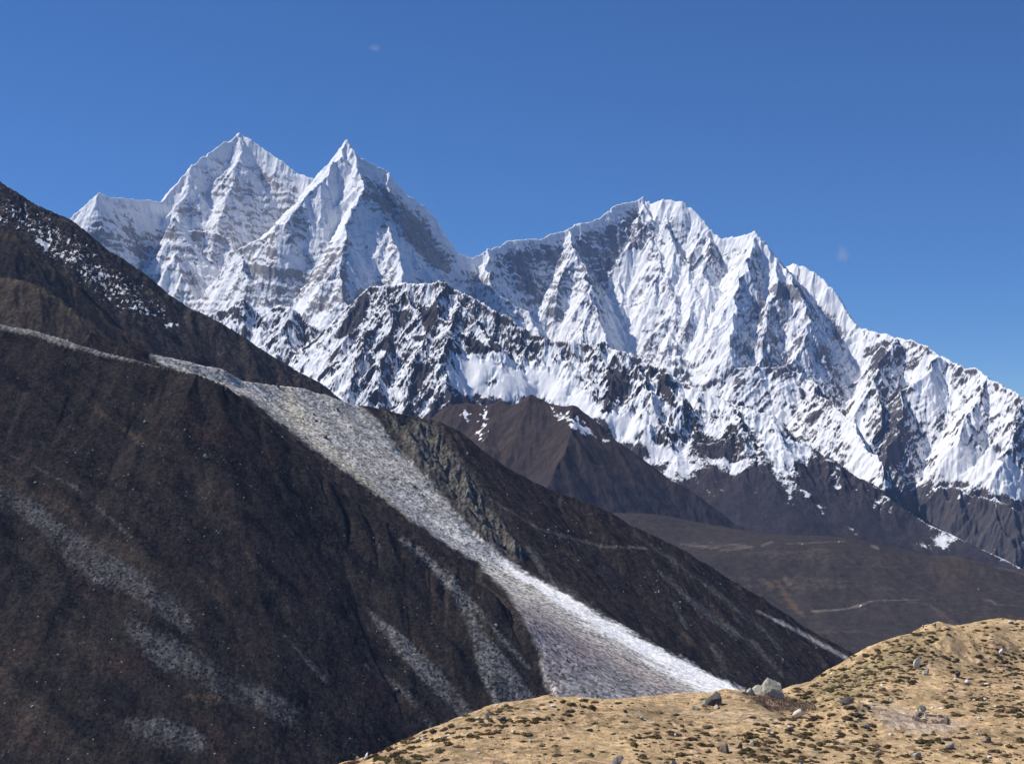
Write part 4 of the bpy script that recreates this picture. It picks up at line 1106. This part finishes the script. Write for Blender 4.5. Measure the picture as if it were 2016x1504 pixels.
# (px of the foot, py of the foot, width, height in photo px, material, seed, lean, label)
BL = [
 (1478, 1367, 20, 14, "pale", 21, -0.1, "pale block leaning against the left side of the largest humped boulder"),
 (1466, 1367, 14, 10, "green", 22, 0, "small yellowish boulder at the left foot of the largest humped boulder"),
 (1404, 1389, 34, 28, "dark", 2, 0.1, "dark cleft boulder on the rim just below the end of the white stream"),
 (1386, 1391, 12, 16, "pale", 23, -0.1, "pale slab resting on the left side of the dark cleft boulder"),
 (1412, 1394, 15, 9, "cream", 24, 0, "small cream block in front of the dark cleft boulder"),
 (1371, 1396, 18, 10, "grey", 25, 0, "low grey boulder left of the dark cleft boulder beside the scree"),
 (1807, 1312, 22, 26, "cream", 3, -0.05, "cream pointed boulder casting a black shadow on the right hill"),
 (1823, 1327, 15, 15, "grey", 4, 0, "grey boulder just below the cream pointed boulder"),
 (1570, 1414, 24, 23, "cream", 5, 0.55, "pale leaning slab like a blade at the edge of the brown hollow"),
 (1425, 1481, 27, 18, "brown", 6, 0.1, "brown boulder with a dark underside lying among shrubs low on the slope"),
 (1458, 1472, 10, 14, "dark", 7, 0, "small dark upright rock right of the brown boulder"),
 (1481, 1468, 14, 11, "pale", 8, 0, "small pale rock lying right of the dark upright rock"),
 (1216, 1510, 27, 27, "grey", 9, 0, "rounded pale grey boulder cut by the bottom edge of the picture"),
 (959, 1415, 12, 14, "pale", 10, 0, "upright pale block of the small outcrop on the left rim"),
 (941, 1416, 12, 8, "cream", 26, 0, "low cream stone left of the pale upright block on the rim"),
 (962, 1402, 9, 6, "cream", 27, 0, "cream stone perched above the pale upright block on the rim"),
 (985, 1419, 28, 10, "brown", 28, 0, "long low brown rock behind shrubs right of the pale rim outcrop"),
 (720, 1494, 9, 14, "white", 11, 0.1, "white upright rock with a black shadow at the left end of the pasture"),
 (704, 1491, 9, 8, "green", 29, 0, "greenish small rock at the far left end of the pasture rim"),
 (1818, 1403, 18, 19, "green", 12, 0, "green grey boulder standing behind the ruined stone enclosure"),
 (1807, 1400, 5, 8, "white", 30, 0, "small white stone at the left foot of the green grey boulder"),
 (1670, 1383, 34, 15, "dark", 13, 0.1, "low black rock with a rounded back above the bare patch"),
 (1706, 1434, 17, 13, "grey", 14, 0.2, "slanted grey rock in front of the bare patch"),
 (1886, 1334, 13, 14, "dark", 15, 0.2, "dark slanted rock on the right hill with a pale foot"),
 (1906, 1346, 11, 9, "white", 16, 0, "round whitish stone on the slope right of the dark slanted rock"),
 (1971, 1285, 11, 11, "white", 17, 0, "round pale stone among dark shrubs near the right edge of the hill"),
 (1755, 1381, 10, 10, "cream", 18, 0, "pale stone above the upper edge of the bare patch"),
 (1728, 1488, 15, 11, "cream", 19, 0, "cream stone beside a shrub near the bottom right"),
 (1806, 1490, 20, 10, "grey", 31, 0, "flat grey rock with a dark hollow near the bottom right"),
 (1871, 1474, 22, 15, "grey", 32, 0, "broad grey ribbed rock low on the right side"),
 (1943, 1461, 22, 11, "brown", 33, 0, "flat brownish rock close to the right bottom corner"),
 (1231, 1402, 9, 8, "dark", 34, 0, "small dark rock alone on the bare tan slope in the middle"),
 (1262, 1416, 11, 8, "green", 35, 0, "small greenish rock alone beside dry grass in the middle"),
 (1044, 1460, 9, 6, "grey", 36, 0, "tiny grey rock alone on the smooth left slope"),
 (1836, 1394, 8, 4, "white", 37, 0, "flat white stone on the far bank above the enclosure, left of two"),
 (1852, 1395, 11, 4, "white", 38, 0, "flat white stone on the far bank above the enclosure, right of two"),
 (1325, 1502, 13, 9, "pale", 39, 0, "pale low stone at the bottom edge among big shrubs"),
 (1840, 1224, 11, 5, "pale", 40, 0, "pale stone on the crest of the right hill left of the dip"),
 (1990, 1227, 14, 7, "cream", 41, 0, "cream rock on the crest of the hill near the right edge"),
 (1331, 1449, 9, 8, "cream", 42, 0, "cream stone beside the thin pale path"),
 (1514, 1440, 12, 9, "cream", 43, 0, "cream stone in front of the pale leaning slab")]
for (px_, py_, wpx, hpx, mt, seed, lean, lab) in BL:
    x, y, z = on_ground(px_, py_)
    me = boulder_mesh(300 + seed, (lean, 0), 0.6, 15 + seed % 6, 0.55 if seed == 1 else 0.25); me.materials.append(ROCK[mt])
    wd = 0.9 * wpx / FPX * y; hg = 0.92 * hpx / FPX * y
    # half sunk: foot below the turf
    o = new_obj("boulder", me, (x, y + wd * 0.25, z + hg * 0.36), (0, 0, 0.25 * ((seed * 37) % 7 - 3) / 3))
    o.scale = (wd * 0.5, wd * 0.42, hg * 0.66)
    o["label"] = lab; o["category"] = "boulder" if wpx > 12 else "stone"
# the great humped boulder: a main block with a lower shoulder on its left, weathered into facets
def great_boulder():
    import bmesh
    r = np.random.default_rng(5)
    bm = bmesh.new()
    for prof, y0, dp in (([(-0.35, 0.45), (-0.12, 0.80), (0.12, 1.0), (0.30, 0.97), (0.58, 0.78), (0.82, 0.66), (0.95, 0.25)], 0.0, 0.62), ([(-1.0, 0.12), (-0.92, 0.36), (-0.66, 0.55), (-0.40, 0.60), (-0.2, 0.45), (-0.1, 0.1)], -0.12, 0.5)):
        vs = []
        for x, h in prof:
            for yy, k in ((0.0, 1.0), (-0.45, 0.80), (-0.9, 0.30), (-1.0, -0.30), (0.5, 0.75), (1.0, 0.1), (1.0, -0.3)):
                vs.append(bm.verts.new((x + r.normal(0, 0.05), y0 + yy * dp + r.normal(0, 0.06), h * k if k > 0 else -0.25)))
        bmesh.ops.convex_hull(bm, input=vs)
    loose = [v for v in bm.verts if not v.link_faces]
    bmesh.ops.delete(bm, geom=loose, context='VERTS')
    bmesh.ops.triangulate(bm, faces=bm.faces[:])
    bmesh.ops.subdivide_edges(bm, edges=bm.edges[:], cuts=3, use_grid_fill=True)
    bmesh.ops.triangulate(bm, faces=bm.faces[:])
    p = np.array([v.co[:] for v in bm.verts])
    d = 0.10 * fbm3(p, 0.45, 3, 77) + 0.05 * fbm3(p, 0.14, 2, 78)
    for v, k in zip(bm.verts, d):
        c = v.co - Vector((0.1, 0, 0.2)); v.co += c.normalized() * float(k)
    me = bpy.data.meshes.new("boulder"); bm.to_mesh(me); bm.free()
    me.polygons.foreach_set("use_smooth", np.zeros(len(me.polygons), bool))
    me.materials.append(ROCK["pale"])
    return me
x, y, z = on_ground(1511, 1368)
o = new_obj("boulder", great_boulder(), (x, y + 2.0, z - 0.2)); o.scale = (33 / FPX * y, 27 / FPX * y, 33 / FPX * y)
o["label"] = "largest boulder, a humped grey block on the rim above the brown hollow"; o["category"] = "boulder"
small = [boulder_mesh(500 + i, (0, 0), 0.6, 7) for i in range(5)]
for i, me in enumerate(small): me.materials.append(ROCK[("cream", "pale", "grey", "white", "cream")[i]])
wS = vis * inpic * (0.25 + dens * 0.5) * np.clip(n2g + 0.5, 0.1, 1)
flat = (wS / wS.sum()).reshape(-1)
for q in rng.choice(flat.size, size=190, p=flat):
    x = float(GX.reshape(-1)[q]); y = float(GY.reshape(-1)[q]); s = 0.14 + 0.36 * rng.random() ** 3
    o = new_obj("field_stone", small[int(rng.integers(5))], (x, y, ground_z(x, y) + s * 0.15), (0, 0, rng.uniform(0, 6.28)))
    o.scale = (s * rng.uniform(0.9, 1.5), s, s * rng.uniform(0.5, 0.9))
    o["label"] = "small pale stone lying loose in the dry grass"; o["category"] = "stone"; o["group"] = "small pale stones strewn over the pasture"

# ------------------------------------------------------------------ dry grass over the pasture
VV = []; FF = []; MI = []
rg = np.random.default_rng(44)
wG = vis * inpic * np.clip(0.5 + 1.2 * n1g, 0.08, 2)
flat = (wG / wG.sum()).reshape(-1)
for q in rg.choice(flat.size, size=9000, p=flat):
    x = float(GX.reshape(-1)[q]) + rg.uniform(-.25, .25); y = float(GY.reshape(-1)[q]) + rg.uniform(-.2, .2); z = ground_z(x, y) - 0.03
    m_ = int(rg.random() < 0.45); h0 = rg.uniform(0.12, 0.34)
    for _ in range(4):
        a = rg.uniform(0, 6.28); l = rg.uniform(0.05, 0.22); w_ = rg.uniform(0.03, 0.07)
        sx, sy = -math.sin(a) * w_, math.cos(a) * w_; dx, dy = math.cos(a) * l, math.sin(a) * l
        ox, oy = rg.uniform(-.15, .15, 2)
        k = len(VV)
        VV += [(x + ox - sx, y + oy - sy, z), (x + ox + sx, y + oy + sy, z), (x + ox + dx, y + oy + dy, z + h0)]
        FF.append((k, k + 1, k + 2)); MI.append(m_)
me = bpy.data.meshes.new("dry_grass"); me.from_pydata(VV, [], FF); me.update()
me.materials.append(plain_mat("straw", (0.50, 0.36, 0.19), 0.3, 3.0, 0.5, (0.38, 0.27, 0.14)))
me.materials.append(plain_mat("brown_grass", (0.30, 0.215, 0.125), 0.3, 3.0, 0.5, (0.22, 0.16, 0.10)))
me.polygons.foreach_set("material_index", np.array(MI, np.int32))
o = new_obj("dry_grass", me); o["kind"] = "stuff"; o["label"] = "short dry grass covering the tan pasture"

# ------------------------------------------------------------------ boulders on the far slopes and in the scree
def rough_mesh(seed):
    r = np.random.default_rng(seed)
    v, f = ico(2); v = v.copy()
    for _ in range(11):
        n = r.normal(0, 1, 3); n /= np.linalg.norm(n); t = v @ n - r.uniform(0.3, 0.8)
        v -= np.where(t > 0, t, 0)[:, None] * n
    v /= np.abs(v).max(0)
    me = bpy.data.meshes.new("boulder"); me.from_pydata(v.tolist(), [], f); me.update(); me.polygons.foreach_set("use_smooth", np.zeros(len(f), bool)); return me
RM = {}
for kind, mts in (("scree", ("grey", "dark", "grey", "cream", "dark")), ("slope", ("grey", "green", "dark", "pale", "grey"))):
    RM[kind] = []
    for i, mt in enumerate(mts):
        me = rough_mesh(800 + i); me.materials.append(ROCK[mt]); RM[kind].append(me)
def put(G, px_, py_, wpx, hpx, me, lab, cat="boulder", group=None, rz=0.0):
    x, y, z = on_grid(G, px_, py_)
    o = new_obj("boulder", me, (x, y, z + hpx / FPX * y * 0.18), (0, 0, rz))
    o.scale = (wpx / FPX * y / 2, wpx / FPX * y / 2 * 0.8, hpx / FPX * y * 0.62)
    o["label"] = lab; o["category"] = cat
    if group: o["group"] = group
def single_(seed, mt):
    me = rough_mesh(seed); me.materials.append(ROCK[mt]); return me
put(G_NEAR, 404, 899, 9, 10, single_(850, "pale"), "largest pale boulder standing alone on the upper dark heather slope")
put(G_NEAR, 976, 1231, 8, 8, single_(851, "pale"), "pale boulder between the grey stone streaks near the edge of the scree fan")
put(G_NEAR, 364, 847, 7, 5, single_(852, "grey"), "grey boulder on the dark slope above the largest pale boulder")
put(G_NEAR, 782, 1355, 9, 7, single_(853, "cream"), "pale block at the head of a thin stone streak low on the dark slope")
put(G_NEAR, 72, 1392, 7, 6, single_(854, "white"), "whitish boulder near the left edge low on the dark slope")
put(G_SCREE, 641, 862, 10, 8, single_(855, "dark"), "big dark boulder below the yellow bank in the upper scree")
put(G_SCREE, 622, 828, 8, 6, single_(856, "dark"), "dark boulder beside the yellow bank in the upper scree")
put(G_SCREE, 548, 762, 9, 10, single_(857, "dark"), "dark block at the very top of the yellow bank")
put(G_SCREE, 594, 857, 6, 5, single_(858, "white"), "white boulder on the left side of the upper scree")
put(G_BENCH, 1923, 1161, 4.5, 10, single_(859, "cream"), "tall cream rock on the valley side above the right hill")
put(G_BENCH, 1578, 1072, 5, 5, single_(860, "cream"), "left pale block on the rim of the far valley bench")
put(G_BENCH, 1650, 1068, 4, 5, single_(861, "cream"), "right pale block on the rim of the far valley bench")
put(G_BENCH, 1692, 1194, 7, 7, single_(862, "cream"), "pale block beside the thin track across the valley side")
rb = np.random.default_rng(91)
OUT_S = [(470, 735), (540, 745), (640, 770), (700, 800), (760, 880), (830, 950), (930, 1055), (1020, 1140), (1100, 1215), (1330, 1360), (1300, 1385), (1110, 1370), (1070, 1290), (1010, 1190), (900, 1090), (760, 995), (640, 905), (520, 795)]
n_ = 0
while n_ < 112:
    a, b = rb.uniform(480, 1330), rb.uniform(740, 1385)
    if float(poly_in(np.array([a]), np.array([b]), OUT_S)[0]) < 3: continue
    s = 2.2 + 5.0 * rb.random() ** 4
    put(G_SCREE, a, b, s * rb.uniform(0.9, 1.5), s * rb.uniform(0.7, 1.1), RM["scree"][int(rb.integers(5))], "grey boulder lying among the rubble of the scree chute", "boulder", "boulders strewn down the scree chute", rb.uniform(0, 6.28)); n_ += 1
n_ = 0
while n_ < 72:
    a, b = rb.uniform(5, 1000), rb.uniform(700, 1495)
    if b < 660 + 0.62 * max(a - 250, 0) + 40 or b > 1500 - 0.32 * max(a - 640, 0) - 10: continue
    if float(gnoise(np.array([a / 90.0], F32), np.array([b / 90.0], F32), 5)[0]) < -0.02: continue
    s = 2.0 + 4.0 * rb.random() ** 4
    put(G_NEAR, a, b, s * rb.uniform(0.9, 1.4), s * rb.uniform(0.7, 1.1), RM["slope"][int(rb.integers(5))], "grey boulder lying in the heather of the near dark slope", "boulder", "boulders scattered over the near left slope", rb.uniform(0, 6.28)); n_ += 1
n_ = 0
while n_ < 50:
    a, b = rb.uniform(860, 1650), rb.uniform(860, 1330)
    if b < 830 + 0.60 * (a - 860) + 25 or b > 1010 + 0.58 * (a - 930) - 15 or b > 1490 - 0.33 * (a - 1200): continue
    s = 2.2 + 4.0 * rb.random() ** 4
    put(G_SCREE, a, b, s * rb.uniform(0.9, 1.4), s * rb.uniform(0.7, 1.1), RM["slope"][int(rb.integers(5))], "grey boulder lying in the scrub right of the scree chute", "boulder", "boulders scattered over the slope right of the scree", rb.uniform(0, 6.28)); n_ += 1

# ------------------------------------------------------------------ ruined stone enclosure
def wall_mesh(x0, y0, x1, y1, h, seed, gap=()):
    """a run of dry stone wall: courses of rough blocks"""
    r = np.random.default_rng(seed)
    V = []; Fc = []
    Lw = math.hypot(x1 - x0, y1 - y0); ux, uy = (x1 - x0) / Lw, (y1 - y0) / Lw
    for course in range(int(h / 0.24) + 1):
        t = r.uniform(0, 0.3)
        while t < Lw:
            l = r.uniform(0.28, 0.6)
            keep = course < 2 or r.random() < 1.0 - 0.33 * (course - 1)
            if keep and not any(a < t < b for a, b in gap):
                zc = ground_z(x0 + ux * t, y0 + uy * t) + 0.24 * course
                k = len(V); th = r.uniform(0.24, 0.36); hh = r.uniform(0.20, 0.27)
                for dz in (-0.05, hh):
                    for du, dv in ((0, -th), (l * 0.95, -th), (l * 0.95, th), (0, th)):
                        j = r.normal(0, 0.025, 3)
                        V.append((x0 + ux * (t + du) - uy * dv + j[0], y0 + uy * (t + du) + ux * dv + j[1], zc + dz + j[2]))
                Fc += [(k, k + 3, k + 2, k + 1), (k + 4, k + 5, k + 6, k + 7)] + [(k + i, k + (i + 1) % 4, k + 4 + (i + 1) % 4, k + 4 + i) for i in range(4)]
            t += l
    me = bpy.data.meshes.new("wall"); me.from_pydata(V, [], Fc); me.update(); me.materials.append(ROCK["ruin"])
    return me
ROCK["ruin"] = plain_mat("ruin_stone", (0.50, 0.42, 0.33), 0.35, 0.9, 0.3, (0.26, 0.21, 0.18))
A = on_ground(1799, 1418); B_ = on_ground(1862, 1425); Cc = on_ground(1862, 1413); Dd = on_ground(1808, 1407)
root = new_obj("ruined_enclosure", None, (0, 0, 0)); root["label"] = "low ruined stone enclosure without a roof on the bare patch of the pasture"; root["category"] = "ruin"
for i, (p, q, h, gap) in enumerate(((A, B_, 0.72, ((2.6, 3.4),)), (B_, Cc, 0.9, ()), (Cc, Dd, 0.62, ()), (Dd, A, 0.7, ()))):
    new_obj("wall", wall_mesh(p[0], p[1], q[0], q[1], h, 900 + i, gap), parent=root)
for (px_, py_, wpx, hpx, lab, seed) in ((1822, 1413, 5, 10, "taller white standing stone by the back wall of the ruined enclosure", 51), (1847, 1414, 4, 8, "shorter white standing stone inside the right end of the ruined enclosure", 52)):
    x, y, z = on_ground(px_, py_)
    me = boulder_mesh(700 + seed, (0, 0), 0.6, 9); me.materials.append(ROCK["white"])
    o = new_obj("standing_stone", me, (x, y, z + hpx / FPX * y * 0.45)); o.scale = (wpx / FPX * y * 0.5, 0.25, hpx / FPX * y * 0.56)
    o["label"] = lab; o["category"] = "standing stone"

# ------------------------------------------------------------------ brown scrub in the hollow
VV = []; FF = []
r = np.random.default_rng(61)
hp = [(1478, 1374), (1500, 1369), (1560, 1374), (1604, 1384), (1610, 1398), (1570, 1404), (1530, 1398), (1490, 1386)]
inside = (poly_in(GPX, GPY, hp) > 0) & (vis > 0.01)
ids = np.nonzero(inside.reshape(-1))[0]
for q in ids[r.integers(0, len(ids), 1100)] if len(ids) else []:
    x = float(GX.reshape(-1)[q]) + r.uniform(-.3, .3); y = float(GY.reshape(-1)[q]) + r.uniform(-.3, .3); z = ground_z(x, y)
    for _ in range(4):
        a = r.uniform(0, 6.28); l = r.uniform(0.15, 0.5); wv = 0.05
        d = np.array([math.cos(a) * 0.5, math.sin(a) * 0.5, r.uniform(0.6, 1.2)]) * l
        k = len(VV)
        sx, sy = -math.sin(a) * wv, math.cos(a) * wv
        VV += [(x - sx, y - sy, z), (x + sx, y + sy, z), (x + d[0] + sx * .4, y + d[1] + sy * .4, z + d[2]), (x + d[0] - sx * .4, y + d[1] - sy * .4, z + d[2])]
        FF.append((k, k + 1, k + 2, k + 3))
if VV:
    me = bpy.data.meshes.new("brown_scrub"); me.from_pydata(VV, [], FF); me.update(); me.materials.append(plain_mat("bare_twigs", (0.25, 0.18, 0.14), 0.4, 2.0, 0.4, (0.15, 0.11, 0.085)))
    o = new_obj("brown_scrub", me); o["kind"] = "stuff"; o["label"] = "leafless brown scrub filling the hollow behind the tan ridge"

# ------------------------------------------------------------------ two wisps of cloud far behind
def wisp(px_, py_, D, wpx, hpx, dens_, seed, lab):
    v, f = ico(3)
    me = bpy.data.meshes.new("cloud"); me.from_pydata(v.tolist(), [], f); me.update()
    m = bpy.data.materials.new("cloud_vapour"); m.use_nodes = True
    N = m.node_tree.nodes; L = m.node_tree.links
    N.remove(N["Principled BSDF"])
    pv_ = N.new("ShaderNodeVolumePrincipled"); pv_.inputs["Color"].default_value = (1, 1, 1, 1)
    tc = N.new("ShaderNodeTexCoord"); no = N.new("ShaderNodeTexNoise"); no.noise_dimensions = '4D'
    no.inputs["W"].default_value = seed; no.inputs["Scale"].default_value = 1.3; no.inputs["Detail"].default_value = 4
    L.new(tc.outputs["Object"], no.inputs["Vector"])
    ln = N.new("ShaderNodeVectorMath"); ln.operation = 'LENGTH'; L.new(tc.outputs["Object"], ln.inputs[0])
    a = N.new("ShaderNodeMath"); a.operation = 'SUBTRACT'; L.new(no.outputs[0], a.inputs[0])
    b = N.new("ShaderNodeMath"); b.operation = 'MULTIPLY'; b.inputs[1].default_value = 0.55; L.new(ln.outputs["Value"], b.inputs[0]); L.new(b.outputs[0], a.inputs[1])
    c = N.new("ShaderNodeMath"); c.operation = 'MULTIPLY'; c.use_clamp = False; c.inputs[1].default_value = dens_; L.new(a.outputs[0], c.inputs[0])
    d = N.new("ShaderNodeMath"); d.operation = 'MAXIMUM'; d.inputs[1].default_value = 0; L.new(c.outputs[0], d.inputs[0])
    L.new(d.outputs[0], pv_.inputs["Density"]); L.new(pv_.outputs[0], N["Material Output"].inputs["Volume"])
    me.materials.append(m)
    o = new_obj("cloud", me, at(px_, py_, D))
    o.scale = (wpx / FPX * D / 2, wpx / FPX * D / 2, hpx / FPX * D / 2)
    o["label"] = lab; o["category"] = "cloud"
wisp(738, 95, 15000, 28, 17, 0.008, 1.3, "tiny faint wisp of cloud high above the two white summits")
wisp(1659, 502, 15000, 32, 46, 0.010, 4.1, "faint pinkish wisp of cloud hanging right of the fluted mountain")
